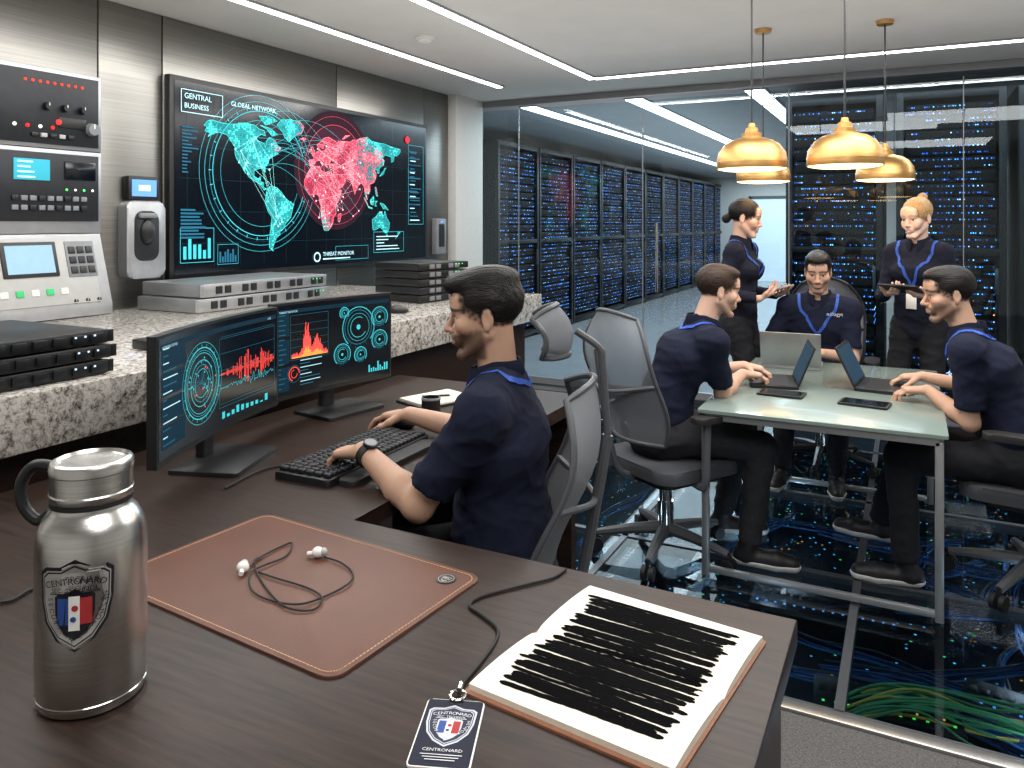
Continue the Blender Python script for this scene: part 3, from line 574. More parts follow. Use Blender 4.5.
b=nb(); tube(b,[V((.011*math.cos(a),.078+.013*math.sin(a),.006)) for a in [2*PI*k/16 for k in range(16)]],.0025,8,True); cyl(b,(0,.088,.006),(0,.104,.007),.005,10); obj('clip',b,M['chrome'],t)
cp_=[Rb@(at(x,y,z=TOP+.004)-O) for x,y in ((484,658),(496,640),(497,628),(482,615),(470,606),(480,597),(520,586),(552,578),(566,569))]
obj('cord',tube(nb(),smooth([(0,.1,.006)]+cp_,6),.003,8),M['rubber'],t)
NA=rad(-7); t=empty('notebook','open notebook with heavy black scribbled lines on both pages','notebook',(-.40,1.168,TOP),NA)
obj('cover',prism(nb(),rrect(.335,.395,.008),0,.004,.001),M['cover'],t)
zp=lambda y:.006+.011*math.sin(PI*min(1,abs(y)/.24+.06))**.6-.004*math.exp(-(y/.01)**2)
for s in (1,-1):
    b=nb(); n=14; g=[]
    for i in range(n+1):
        y=s*.189*i/n; g.append([b.verts.new((x,y,zz)) for x,zz in ((-.162,.004),(-.162,zp(y)),(.162,zp(y)),(.162,.004))])
    for i in range(n):
        for k in range(3): b.faces.new((g[i][k],g[i+1][k],g[i+1][k+1],g[i][k+1]))
    b.faces.new(g[-1]); obj('page_block',b,M['paper'],t,ang=60)
b=nb(); n=40; y0=-.154
while y0<.156:
    xa=-.130+R_.uniform(-.008,.012)+.008*math.sin(y0*30); xb=.132+R_.uniform(-.016,.008); w=R_.uniform(.0039,.0052); sl_=.009+R_.uniform(-.006,.006); pv=None; ph=R_.uniform(0,6)
    for i in range(n+1):
        f=i/n; x=xa+(xb-xa)*f; y=y0+sl_*(f-.5)+.0006*math.sin(f*9+ph)+R_.uniform(-.0006,.0006); e=min(f,1-f)*n/1.; ww=w*(math.sqrt(max(0,1-(1-min(1,e))**2))*.6+.4)
        q=(b.verts.new((x,y-ww,zp(y-ww)+.0006)),b.verts.new((x,y+ww,zp(y+ww)+.0006)))
        if pv: b.faces.new((pv[0],q[0],q[1],pv[1]))
        pv=q
    y0+=R_.uniform(.0080,.0102)
obj('ink_scribble',b,M['ink'],t)
tag(obj('charging_cable',tube(nb(),smooth([at(0,602,z=TOP+.004),at(12,600,z=TOP+.004),at(30,590,z=TOP+.004),at(46,588,z=TOP+.004)]),.003,6),M['rubber']),'thin black cable at the left edge of the desk behind the flask','cable')
tag(obj('monitor_cable',tube(nb(),smooth([at(225,488,z=TOP+.004),at(262,470,z=TOP+.004),at(300,462,z=TOP+.004),at(330,452,z=TOP+.004)]),.003,6),M['rubber']),'thin black cable between the left monitor stand and keyboard','cable')
# ---------------------------------------------------------------- racks
def rack(w,h,d,loc,rot,label,group,n=13,led='rackled'):
    t=empty('server_rack',label,'server rack',loc,rot,group); b=nb()
    for s in (-1,1): box(b,(s*(w/2-.02),d/2,h/2),(.04,d,h))
    box(b,(0,d/2,h-.02),(w-.08,d,.04)); box(b,(0,d/2,.05),(w-.08,d,.1)); box(b,(0,d-.02,h/2),(w-.08,.03,h-.1)); obj('cabinet',b,M['cab'],t)
    b=nb()
    for s in (-1,1): box(b,(s*(w/2-.03),-.015,h/2),(.05,.03,h-.02),.004)
    for z in (.06,h-.04,h*.5): box(b,(0,-.015,z),(w-.1,.028,.05),.003)
    dr=obj('door_frame',b,M['cab'],t); obj('handle',bx((w/2-.07,-.035,1.05),(.025,.03,.2),.006),M['mid'],dr)
    z=.13; zz=h-.1; uh=(zz-z)/n; u=bx((0,.16,0),(w-.14,.3,uh-.014),.003); first=None
    for k in range(n):
        if not first: first=obj('server_unit',u,M[led],t,(0,0,z+uh*(k+.5)))
        else:
            c=first.copy(); COL.objects.link(c); c.parent=t; c.location=(0,0,z+uh*(k+.5))
    return t
ordn=['nearest','second','third','fourth','fifth','sixth','seventh','eighth','ninth','tenth','eleventh','twelfth']
r0=None
for i in range(11):
    lab='tall server rack in the left row behind the glass, %s from the near end'%ordn[i] if i else 'tall server rack nearest the glass in the left aisle row'
    loc=(-4.45,8.85+1.19*i,0)
    if r0 is None: r0=rack(1.17,2.52,.9,loc,rad(90),lab,'server racks in the left aisle row',22)
    else: dup(r0,loc,rad(90),lab)
r1=rack(.76,2.55,.9,(-.56,7.0,0),0,'wide server rack facing the glass behind the seated man in the middle','server racks facing the glass',22,'rackled2')
dup(r1,(.29,7.0,0),0,'server rack facing the glass behind the standing blonde woman'); dup(r1,(1.12,7.0,0),0,'server rack facing the glass at the right edge of the photo')
# ---------------------------------------------------------------- under floor
def cable(lab,pts,r,m,g): tag(obj('network_cable',tube(nb(),smooth(pts,7),r,6),m),lab,'cable',g)
cb=mat('blue cable jacket',(36,70,122),.5,em=.07); cb2=mat('bright blue cable jacket',(58,112,178),.5,em=.1); cg=mat('green cable jacket',(70,140,90),.5,em=.08); ck=mat('dark cable jacket',(54,62,76),.5); cy=mat('yellow cable jacket',(186,168,76),.5,em=.08)  # faint emission brightens the coloured jackets; the cables are no light source
j=lambda s:R_.uniform(-s,s)
for i in range(24):
    x=R_.uniform(-1.9,1.2); y=R_.uniform(2.75,4.9); a=R_.choice((0,PI/2,PI))+j(.2); B=[]
    for k in range(6): B.append((x,y)); x+=.26*math.cos(a); y+=.26*math.sin(a); a+=j(.4)
    for q in range(5):
        P=[(u+j(.018),min(6.4,max(2.66,v+j(.018))),-.31+.018*(i%8)+.009*q) for u,v in B]
        cable('blue network cable winding under the glass floor' if q<4 else 'dark network cable winding under the glass floor',P,.004,(cb if q else cb2) if q<4 else ck,'blue cables under the glass floor' if q<4 else 'dark cables under the glass floor')
for i in range(20):
    o=.018*i; yl=i%5==2
    cable('yellow network cable among the green ones under the floor glass' if yl else 'green network cable in the bundle under the floor glass by the carpet',[(-.34,2.74+o*.5,-.25+j(.03)),(-.05+j(.04),2.82+o*.5+j(.02),-.10+j(.02)),(.22+j(.05),2.90+o*.5+j(.03),-.14+j(.04)),(.5,2.93+o*.8+j(.03),-.2+j(.04)),(.9,2.78+o*1.2,-.27)],.0046,cy if yl else cg,'yellow cables under the glass floor' if yl else 'green cables under the glass floor')
for i in range(14):
    o=.024*i; cable('blue network cable beside the green bundle under the floor glass',[(.95,3.7+o+j(.03),-.27),(.55+j(.03),3.45+o*.8,-.20+j(.04)),(.36+o*.4,3.22+j(.04),-.19+j(.04)),(.42+o*.6,2.95+j(.04),-.22+j(.04)),(.75+o,2.68,-.29)],.004,cb if i%3 else cb2,'blue cables beside the green bundle')
def tray(lab,x,y,w,d,rot,grn=False,z=-.33):
    t=empty('network_switch',lab,'network switch',(x,y,z),rot); obj('case',bx((0,0,.06),(w,d,.11),.006),M['dark'],t)
    for k in range(int(w/.04)):
        u=-w/2+.03+.04*k
        obj('indicator_light',bx((u,-d*.32,.117),(.009,.006,.004)),G((90,255,90) if grn else (90,170,255),1.8),t); obj('port',bx((u,d*.1,.117),(.028,.035,.006),.002),M['black'],t)
        if grn and k%2: obj('indicator_light',bx((u+.012,-d*.18,.117),(.007,.005,.004)),G((255,190,70),1.5),t)
tray('black network switch with green lights under the floor glass near the carpet',-.07,2.95,.46,.2,rad(6),True,-.26)
tray('black network switch with blue lights under the floor glass below the left seated man',-1.15,3.05,.5,.25,rad(-5))
tray('black network switch with blue lights under the floor glass beneath the table',-.35,3.75,.6,.25,rad(3))
tray('black network switch with blue lights under the floor glass behind the foreground chair',-1.25,4.0,.5,.25,rad(85))
tray('black network switch with blue lights under the floor glass right of the table legs',.42,3.25,.5,.2,rad(-12))
# ---------------------------------------------------------------- table
TT=.71; X0,X1,Y0,Y1=-.80,.133,3.29,4.72; t=empty('meeting_table','pale green glass-topped table with metal legs','table',((X0+X1)/2,(Y0+Y1)/2,0)); O=V(t.location)
obj('tabletop',prism(nb(),rrect(X1-X0,Y1-Y0,.012),TT-.014,TT,.003),M['tabletop'],t); w,l=(X1-X0)/2-.03,(Y1-Y0)/2-.03
b=nb()
for s in (-1,1): box(b,(s*w,0,TT-.03),(.03,2*l,.03)); box(b,(0,s*l,TT-.03),(2*w,.03,.03))
obj('frame',b,M['alu'],t)
for sx in (-1,1):
    for sy in (-1,1): obj('leg',bx((sx*w,sy*l,(TT-.03)/2+.001),(.03,.03,TT-.033),.003),M['alu'],t)
for sy in (-1,1): obj('stretcher',bx((0,sy*l,.03),(2*w,.025,.025),.003),M['alu'],t)
def laptop(lab,loc,rot,m,open_=105):
    t=empty('laptop',lab,'laptop',(*loc,TT+.001),rot)
    obj('base',prism(nb(),rrect(.31,.22,.012),0,.014,.003),M[m],t); obj('keyboard',bx((0,.02,.0146),(.27,.1,.002)),M['black'],t)
    a=rad(open_-90); Rm=Matrix.Rotation(-a,3,'X'); d=obj('lid',bx(V((0,.108,.014))+Rm@V((0,0,.1)),(.31,.008,.2),.003,Rm),M[m],t)
    obj('screen',bx(V((0,.103,.014))+Rm@V((0,0,.102)),(.29,.002,.175),0,Rm),G((34,56,74),.5),d)
    return t
laptop('dark laptop open before the man at the left of the table',(-.60,4.0),rad(-78),'dark',112)
laptop('silver laptop with its lid toward the camera on the table',(-.575,4.54),rad(183),'alu',110)
laptop('dark laptop open before the man at the right of the table',(-.105,4.12),rad(84),'dark',115)
for lab,p,r in (('black tablet lying on the table near its left edge',(-.52,3.74),-4),('black tablet lying on the table near its right edge',(-.17,3.70),-8)):
    t=empty('tablet',lab,'tablet',(*p,TT+.001),rad(r)); obj('case',prism(nb(),rrect(.2,.13,.01),0,.009,.002),M['black'],t); obj('screen',prism(nb(),rrect(.18,.11,.004),.0088,.0096),M['screen'],t)
# ---------------------------------------------------------------- pendants
p0=None
for p,lab in (((-.648,3.71),'large brass pendant lamp front left over the table'),((-.249,3.69),'large brass pendant lamp front right over the table'),((-.122,4.99),'smaller looking brass pendant lamp far right near the blonde woman'),((-.786,4.88),'smaller looking brass pendant lamp far left near the dark-haired woman')):
    if p0 is None:
        p0=t=empty('pendant_lamp',lab,'pendant lamp',(*p,1.75),0,'brass pendant lamps over the table')
        obj('shade',lathe(nb(),[(.152,.002),(.157,0),(.158,.006),(.157,.03),(.149,.072),(.128,.108),(.094,.130),(.046,.142),(.046,.146),(.091,.133),(.125,.111),(.151,.074),(.159,.03)],48),M['brass'],t)
        obj('cap',lathe(nb(),[(.046,.140),(.045,.148),(.045,.166),(.03,.171),(.028,.190),(.017,.195),(.014,.212),(0,.214)],32),M['brass'],t)
        obj('diffuser',lathe(nb(),[(0,-.008),(.12,-.006),(.151,0),(.151,.014),(0,.014)],40),M['opal'],t)
        obj('cord',cyl(nb(),(0,0,.18),(0,0,ZC-1.752),.0045,8),M['black'],t); obj('ceiling_cap',lathe(nb(),[(0,ZC-1.775),(.045,ZC-1.775),(.05,ZC-1.752),(0,ZC-1.752)],24),M['brass'],t)
    else: dup(p0,(*p,1.75),0,lab)
# ---------------------------------------------------------------- office chairs
def chair(label,loc,rot,rec=12,headrest=True,sz=.47,bh=.52,fm='chf'):
    t=empty('office_chair',label,'office chair',(*loc,0),rot); T=math.tan(rad(rec))
    obj('seat',prism(nb(),rrect(.49,.46,.09,6),sz-.075,sz-.02,.025,Matrix.Translation((0,.02,0))),M['seatfab'],t)
    obj('seat_pan',prism(nb(),rrect(.4,.36,.06),sz-.105,sz-.074),M['black'],t)
    def bp(u,v):
        wf=.235*(1-.42*max(0,(v-.55)/.45)**2.6)*(1-.22*max(0,(.35-v)/.35)**2)
        return V((wf*u,-.235-T*v*bh+.075*u*u-.035*math.sin(PI*v)+.022*math.sin(2*PI*v),sz+.08+bh*v+(.035*(1-u*u)*max(0,v-.7)/.3)))
    b=nb(); n=12; g=[[b.verts.new(bp(-1+2*i/n,j/n)) for j in range(n+1)] for i in range(n+1)]
    for i in range(n):
        for j in range(n): b.faces.new((g[i][j],g[i+1][j],g[i+1][j+1],g[i][j+1]))
    obj('backrest',b,M['mesh'],t)
    ed=[bp(-1,j/n) for j in range(n+1)]+[bp(-1+2*i/n,1) for i in range(1,n)]+[bp(1,1-j/n) for j in range(n+1)]+[bp(1-2*i/n,0) for i in range(1,n)]
    obj('back_frame',tube(nb(),ed,.009,8,True),M[fm],t)
    b=nb(); tube(b,smooth([(0,-.05,sz-.09),(0,-.24,sz-.07),(0,-.31,sz+.06),bp(0,.45)+V((0,-.045,0)),bp(0,.75)+V((0,-.018,0))]),.015,8); tube(b,smooth([bp(-1,.5),bp(0,.42)+V((0,-.045,0)),bp(1,.5)]),.009,8); obj('spine',b,M[fm],t)
    if headrest:
        e=bp(0,1); b=nb(); tube(b,smooth([bp(0,.75)+V((0,-.018,0)),e+V((0,-.022,.03)),e+V((0,-.012,.08)),e+V((0,.05,.125))]),.010,8); s=obj('headrest_stem',b,M[fm],t)
        hp_=lambda u,v:V((.10*u*(1-.25*v**4),.07*u*u+.025*v*v,.068*v*(1-.25*u**4)))
        Mh=Matrix.Translation(e+V((0,.06,.135)))@Matrix.Rotation(rad(-14),4,'X'); n=10; b=nb(); g=[[b.verts.new(Mh@hp_(-1+2*i/n,-1+2*j/n)) for j in range(n+1)] for i in range(n+1)]
        for i in range(n):
            for j in range(n): b.faces.new((g[i][j],g[i+1][j],g[i+1][j+1],g[i][j+1]))
        hd=obj('headrest',b,M['mesh'],t)
        ed=[hp_(-1,-1+2*j/n) for j in range(n+1)]+[hp_(-1+2*i/n,1) for i in range(1,n)]+[hp_(1,1-2*j/n) for j in range(n+1)]+[hp_(1-2*i/n,-1) for i in range(1,n)]
        obj('headrest_frame',tube(nb(),[Mh@p for p in ed],.008,8,True),M[fm],hd)
    for s in (-1,1):
        a=obj('armrest',tube(nb(),smooth([(s*.2,-.02,sz-.09),(s*.28,-.03,sz-.08),(s*.29,-.03,sz+.06),(s*.285,-.02,sz+.19)]),.018,8),M[fm],t)
        obj('arm_pad',prism(nb(),rrect(.085,.25,.035),sz+.19,sz+.215,.008,Matrix.Translation((s*.285,.03,0))),M['rubber'],a)
    b=nb(); cyl(b,(0,0,.1),(0,0,sz-.1),.028); cyl(b,(0,0,.08),(0,0,.24),.036); obj('gas_column',b,M['chrome'],t)
    for k in range(5):
        a=2*PI*k/5+.3; d=V((math.cos(a),math.sin(a),0)); w=V((-d.y,d.x,0))
        l=obj('base_leg',tube(nb(),[d*.02+V((0,0,.115)),d*.15+V((0,0,.105)),d*.31+V((0,0,.08))],[.03,.024,.016],8),M[fm],t)
        b=nb()
        for s in (-1,1): cyl(b,d*.31+w*s*.008+V((0,0,.031)),d*.31+w*s*.026+V((0,0,.031)),.03,16)
        cyl(b,d*.31+V((0,0,.05)),d*.31+V((0,0,.09)),.009,8); obj('caster',b,M['rubber'],l)
    return t
chair('grey office chair with headrest behind the foreground operator',(-1.075,1.82),rad(113),13,True,.47,.50)
chair('grey mesh-backed office chair of the man at the left of the table',(-.985,3.46),rad(-33),12,False,.47,.54)
chair('grey office chair of the man at the right edge',(.46,3.8),rad(80),10,False,.47,.52)
chair('black office chair of the man at the far end of the table',(-.48,5.12),rad(180),8,False,.47,.56,'dark')
# ---------------------------------------------------------------- people (implicit surfaces, surface nets)
A_=lambda *p: np.array(p,float)
def cone(a,b,r1,r2,k=.02,u=None,fl=1.,cap=False,op=1): return dict(t='c',a=np.array(a,float),b=np.array(b,float),r1=r1,r2=r2,k=k,u=u,fl=fl,cap=cap,op=op)
def ell(c,r,R=None,k=.02,op=1): return dict(t='e',c=np.array(c,float),r=np.array(r,float),R=np.eye(3) if R is None else R,k=k,op=op)
def half(o,n,k=.003): return dict(t='h',o=np.array(o,float),n=np.array(n,float),k=k,op=-1)
def ev(p,X,Y,Z):
    if p['t']=='c':
        a,b=p['a'],p['b']; ba=b-a; L2=max(ba@ba,1e-9); x,y,z=X-a[0],Y-a[1],Z-a[2]; t=(x*ba[0]+y*ba[1]+z*ba[2])/L2; tc=np.clip(t,0,1)
        x=x-tc*ba[0]; y=y-tc*ba[1]; z=z-tc*ba[2]; q=x*x+y*y+z*z; r=p['r1']+(p['r2']-p['r1'])*tc
        if p['u'] is not None:
            u=p['u']; l=(x*u[0]+y*u[1]+z*u[2])**2; d=np.sqrt(np.maximum(q-l,0)+l*p['fl']**2)-p['fl']*r
        else: d=np.sqrt(q)-r
        return np.maximum(d,(t-1)*math.sqrt(L2)) if p['cap'] else d
    if p['t']=='e':
        R=p['R']; c=p['c']; x,y,z=X-c[0],Y-c[1],Z-c[2]; k0=0; k1=0
        for i in range(3):
            q=(x*R[0,i]+y*R[1,i]+z*R[2,i])/p['r'][i]; k0=k0+q*q; k1=k1+(q/p['r'][i])**2
        k0=np.sqrt(k0); return k0*(k0-1)/np.maximum(np.sqrt(k1),1e-6)
    o,n=p['o'],p['n']; return -((X-o[0])*n[0]+(Y-o[1])*n[1]+(Z-o[2])*n[2])
def comb(sub,d,p):
    k=p['k']
    if p['op']==1: h_=np.clip(.5+.5*(sub-d)/k,0,1); return sub*(1-h_)+d*h_-k*h_*(1-h_)
    d=-d; h_=np.clip(.5-.5*(sub-d)/k,0,1); return sub*(1-h_)+d*h_+k*h_*(1-h_)
def evp(prims,P):
    F=np.full(len(P),.2)
    for p in prims: F=comb(F,ev(p,P[:,0],P[:,1],P[:,2]),p)
    return F
def bb(p):
    if p['t']=='c': r=max(p['r1'],p['r2']); return np.minimum(p['a'],p['b'])-r,np.maximum(p['a'],p['b'])+r
    r=p['r'].max(); return p['c']-r,p['c']+r
def axis(lo,hi,co,fi,zones):
    o=[lo]
    while o[-1]<hi:
        x=o[-1]; o.append(x+(fi if any(a-.001<=x<=b for a,b in zones) else co))
    return np.array(o)
def sdf_mesh(prims,co,fi,zones=()):
    bs=[bb(p) for p in prims if p['op']==1]; lo=np.min([x[0] for x in bs],0)-.02; hi=np.max([x[1] for x in bs],0)+.02
    ax=[axis(lo[i],hi[i],co,fi,[(z[0][i],z[1][i]) for z in zones]) for i in range(3)]
    Fd=np.full([len(a) for a in ax],.2,np.float32)
    for p in prims:
        if p['t']=='h': sl=[slice(None)]*3
        else:
            l,h=bb(p); m=max(p['k'],.01)+.025; sl=[slice(max(0,np.searchsorted(ax[i],l[i]-m)-1),np.searchsorted(ax[i],h[i]+m)+1) for i in range(3)]
        sl=tuple(sl); sub=Fd[sl]
        if sub.size==0: continue
        Fd[sl]=comb(sub,ev(p,ax[0][sl[0]][:,None,None],ax[1][sl[1]][None,:,None],ax[2][sl[2]][None,None,:]),p)
    S=Fd<0; n=np.zeros([s-1 for s in S.shape],np.uint8)
    for i in (0,1):
        for j in (0,1):
            for k in (0,1): n+=S[i:S.shape[0]-1+i,j:S.shape[1]-1+j,k:S.shape[2]-1+k]
    act=(n>0)&(n<8); I=np.argwhere(act); idx=np.full(act.shape,-1,np.int32); idx[act]=np.arange(len(I))
    acc=np.zeros((len(I),3)); cnt=np.zeros(len(I)); cs=[(i,j,k) for i in (0,1) for j in (0,1) for k in (0,1)]
    for a in cs:
        for q in range(3):
            if a[q]: continue
            b=list(a); b[q]=1; ia=I+a; ib=I+b; fa=Fd[ia[:,0],ia[:,1],ia[:,2]]; fb=Fd[ib[:,0],ib[:,1],ib[:,2]]; m=(fa<0)!=(fb<0)
            t=np.where(m,fa/np.where(m,fa-fb,1),0)
            for r in range(3): pa=ax[r][ia[:,r]]; pb=ax[r][ib[:,r]]; acc[:,r]+=np.where(m,pa+(pb-pa)*t,0)
            cnt+=m
    vs=acc/cnt[:,None]; fs=[]
    for q in range(3):
        a,b=(q+1)%3,(q+2)%3; s0=[slice(None)]*3; s1=[slice(None)]*3; s0[q]=slice(0,-1); s1[q]=slice(1,None)
        E=S[tuple(s0)]!=S[tuple(s1)]; ids=np.argwhere(E); ids=ids[(ids[:,a]>0)&(ids[:,b]>0)&(ids[:,a]<S.shape[a]-1)&(ids[:,b]<S.shape[b]-1)]
        ins=S[ids[:,0],ids[:,1],ids[:,2]]; qs=[]
        for da,db in ((-1,-1),(0,-1),(0,0),(-1,0)):
            c=ids.copy(); c[:,a]+=da; c[:,b]+=db; qs.append(idx[c[:,0],c[:,1],c[:,2]])
        Q=np.stack(qs,1); Q[~ins]=Q[~ins][:,::-1]; fs.append(Q)
    return vs,np.concatenate(fs)
def folds(v):
    r=1-abs(noise.noise(V((v.x*7+3,v.y*7,v.z*13)))*2); q=1-abs(noise.noise(V((v.x*14+9,v.y*14,v.z*24)))*2)
    return noise.noise(v*6)*.5+(r*r)*.8-.4+.4*q*q*q
def strands(v): return noise.noise(V((v.x*120,v.y*14,v.z*60)))+.4*noise.noise(V((v.x*50,v.y*18,v.z*30+5)))
def mobj(name,vf,m,parent,disp=0.,colors=None,fn=folds,loc=None):
    vs,fs=vf; me=bpy.data.meshes.new(name); me.from_pydata(vs.tolist(),[],fs.tolist()); me.materials.append(m)
    if disp:
        nv=len(vs); nr=np.zeros(nv*3); me.vertices.foreach_get('normal',nr); nr=nr.reshape(-1,3); q=vs if loc is None else loc(vs)
        D=np.array([fn(V(v)) for v in q.tolist()]); vs=vs+nr*(D*disp)[:,None]; me.vertices.foreach_set('co',vs.ravel())
    if colors is not None:
        ca=me.color_attributes.new('Col','FLOAT_COLOR','POINT'); ca.data.foreach_set('color',np.concatenate([colors,np.ones((len(vs),1))],1).ravel())
    me.polygons.foreach_set('use_smooth',[True]*len(me.polygons)); me.update()
    o=bpy.data.objects.new(name,me); COL.objects.link(o); o.parent=parent; return o
def unit(v): v=np.array(v,float); return v/np.linalg.norm(v)
def ik(a,c,l1,l2,pole):
    v=c-a; d=np.linalg.norm(v)
    if d>.995*(l1+l2): f=d/(.995*(l1+l2)); l1*=f; l2*=f
    u=v/d; x=(d*d+l1*l1-l2*l2)/(2*d); h=math.sqrt(max(l1*l1-x*x,0)); p=np.array(pole,float); p=p-u*(p@u); return a+u*x+unit(p)*h
def hand(w,f,n,left,curl,s=1.):
    f=unit(f); n=np.array(n,float); n=unit(n-f*(n@f)); t=np.cross(n,f)*(1 if left else -1); o=[]
    rot=lambda a:(f*math.cos(a)+n*math.sin(a))
    fin=[(.027,.088,(.042,.025,.02),.0090),(.009,.091,(.046,.029,.021),.0093),(-.0095,.086,(.042,.027,.02),.0089),(-.027,.077,(.033,.02,.018),.0079)]
    for off,kn,ls,r in fin:
        k=w+(f*kn+t*off)*s; o.append(cone(w+(f*.006+t*off*.55)*s,k-n*.002,.0150*s,.0115*s,.013))
    for j,(off,kn,ls,r) in enumerate(fin):
        p=w+(f*kn+t*off)*s; a=0; sp=t*off*3.4
        for i,l in enumerate(ls):
            a+=rad(curl[i])*(1+.1*j); d=unit(rot(a)+sp*math.cos(a)); q=p+d*l*s; rr=r*s*(1-.09*i); o.append(cone(p,q,rr,rr*.9,.003)); p=q
    p=w+(f*.022+t*.02)*s; d=unit(f*.62+t*.7+n*.35)
    for l,r,bd in ((.042,.0145,0),(.033,.0112,.35),(.026,.0098,.3)):
        d=unit(d+f*bd+n*bd*.3); q=p+d*l*s; o.append(cone(p,q,r*s,r*.86*s,.007)); p=q
    return o
def person(label,loc,yaw,pz,lean,head,hands,ank,fd,hair,hm,skin,fem=False,s=1.,q=False,beard=0.,badge=False,long=False,seat=True,top='navy',bottom='trou',logo=None,pole=None,bk=1.,smile=0.):
    rz=rad(yaw); c,sn=math.cos(rz),math.sin(rz); loc=(loc[0],loc[1])
    Ld=lambda v:A_(c*v[0]+sn*v[1],-sn*v[0]+c*v[1],v[2]); L=lambda p:Ld((p[0]-loc[0],p[1]-loc[1],p[2]))
    root=empty('person',label,'person',(*loc,0),rz); la=rad(lean); dv=lambda a:A_(0,math.sin(a),math.cos(a)); ux=A_(1,0,0)
    P=A_(0,0,pz); W=P+.17*s*dv(la*.6); C=W+.18*s*dv(la); N=C+.17*s*dv(la*1.2); HC=N+.155*s*dv(la*.75)+A_(0,.022,.008)
    hs=.94 if fem else .945; b_=(.85 if fem else .97)*bk; ar=(.80 if fem else .92)*(1+(bk-1)*.8)
    Rh=np.array(Matrix.Rotation(rad(head[0]),3,'Z')@Matrix.Rotation(rad(-head[1]),3,'X')@Matrix.Rotation(rad(head[2]) if len(head)>2 else 0,3,'Y'))
    hp=lambda x,y,z:HC+Rh@A_(x,y,z)*hs
    S={d:N+A_(d*.174*s*(.86 if fem else 1+(bk-1)*1.2),.005,-.065*s) for d in (-1,1)}
    def torso(i):
        r=lambda x:x*b_*s+i; fb=P+.5*(W-P)
        o=[cone(P+A_(0,0,-.03),fb,r(.170),r(.155),.04,ux,.72),cone(fb,W,r(.155),r(.140),.04,ux,.76),cone(W,C,r(.142),r(.166),.04,ux,.70),cone(C,N+A_(0,-.01,-.08*s),r(.166),r(.125),.05,ux,.64)]
        for d in (-1,1):
            o.append(cone(N+A_(d*.05,-.005,-.065*s),S[d],.056*ar+i,.056*ar+i,.045)); o.append(cone(N+A_(d*.02,-.02,-.005),S[d]+A_(0,-.01,.006),.040*ar+i,.036*ar+i,.04))
            if fem: o.append(ell(C+A_(d*.065*s,.075*s,-.01),A_(.058,.05,.055)+i,None,.03))
        return o
    body=torso(-.006)+[cone(N+A_(0,-.012,-.05),HC+Rh@A_(0,-.022,-.045),.056*(.84 if fem else 1),.050*(.84 if fem else 1),.025)]
    sh=torso(.010); tr=[]; E={}; WR={}; zones=[(HC-.135,HC+.135)]; hprims=[]
    for d in (-1,1):
        h=hands['L' if d<0 else 'R']; w=L(h[0]); WR[d]=w; pl=Ld(pole[d]) if pole and d in pole else A_(d*.55,-.5,-1.)
        e=E[d]=ik(S[d],w,.285*s,.26*s,pl); m=e+(w-e)*.3
        body+=[cone(S[d],e,.05*ar,.038*ar,.03),cone(e,m,.037*ar,.041*ar,.02),cone(m,w,.041*ar,.0260*ar,.02)]
        if long: sh+=[cone(S[d],e,.060*ar,.050*ar,.035),cone(e,w-(w-e)*.06,.051*ar,.040*ar,.015,cap=True)]
        else: sh+=[cone(S[d],S[d]+(e-S[d])*.80,.061*ar,.058*ar,.035,cap=True)]
        hq=hand(w,Ld(h[1]),Ld(h[2]),d<0,h[3],.92 if fem else 1.0); hprims+=hq
        bs=[bb(p) for p in hq]; zones.append((np.min([x[0] for x in bs],0)-.01,np.max([x[1] for x in bs],0)+.01))
    for i,d in enumerate((-1,1)):
        a=L((*ank[i],.095)); hip=P+A_(d*.09*s,0,-.02); f=unit(Ld((*fd[i],0))); k=ik(hip,a,.43*s,.42*s,A_(d*.12,1,.35 if seat else 0)); cf=k+(a-k)*.35
        body+=[cone(hip,k,.076*b_,.052*b_,.03),cone(k,cf,.052*b_,.05*b_,.02),cone(cf,a,.05*b_,.036*b_,.02),cone(a+A_(0,0,-.045)-f*.02,a+A_(0,0,-.06)+f*.16,.03,.026,.02)]
        tr+=[cone(hip,k,.095*b_,.066*b_,.04),cone(k,a+A_(0,0,.0),.066*b_,.051*b_,.02,cap=True)]
        hl=a+A_(0,0,-.055)-f*.035; ba=a+A_(0,0,-.06)+f*.11; to=a+A_(0,0,-.064)+f*.175; sc_=.9 if fem else 1.
        def shp(j): return [cone(hl,ba,.037*sc_+j,.043*sc_+j,.015),cone(ba,to,.043*sc_+j,.034*sc_+j,.015)]
        so=mobj('shoe',sdf_mesh(shp(0)+[cone(hl+A_(0,0,.01)+f*.02,a+A_(0,0,.02),.042*sc_,.042*sc_,.02,cap=True),half((0,0,.004),(0,0,-1))],.006,.006),M['shoe'],root)
        mobj('sole',sdf_mesh(shp(.0045)+[half((0,0,.003),(0,0,-1)),half((0,0,.030),(0,0,1))],.006,.006),M['sole'],so)
    tr+=[cone(P+A_(0,-.01,-.035),P+.45*(W-P),.174*b_*s,.160*b_*s,.05,ux,.76)]
    # head
    e_=lambda cx,cy,cz,rx,ry,rz_,k=.015,op=1:ell(hp(cx,cy,cz),A_(rx,ry,rz_)*hs,Rh,k,op)
    c_=lambda a,b,r1,r2,k=.012,op=1:cone(hp(*a),hp(*b),r1*hs,r2*hs,k,op=op)
    jw=.88 if fem else 1.; kk=.022 if fem else .014
    hd=[e_(0,-.014,.036,.075,.097,.083),e_(0,.026,-.028,.061*jw,.059,.082,.03)]
    for d in (-1,1): hd+=[c_((d*.056*jw,-.004,-.052),(d*.024*jw,.068,-.106),.016,.013,kk),e_(d*.042,.061,-.024,.023,.021,.020,.024)]
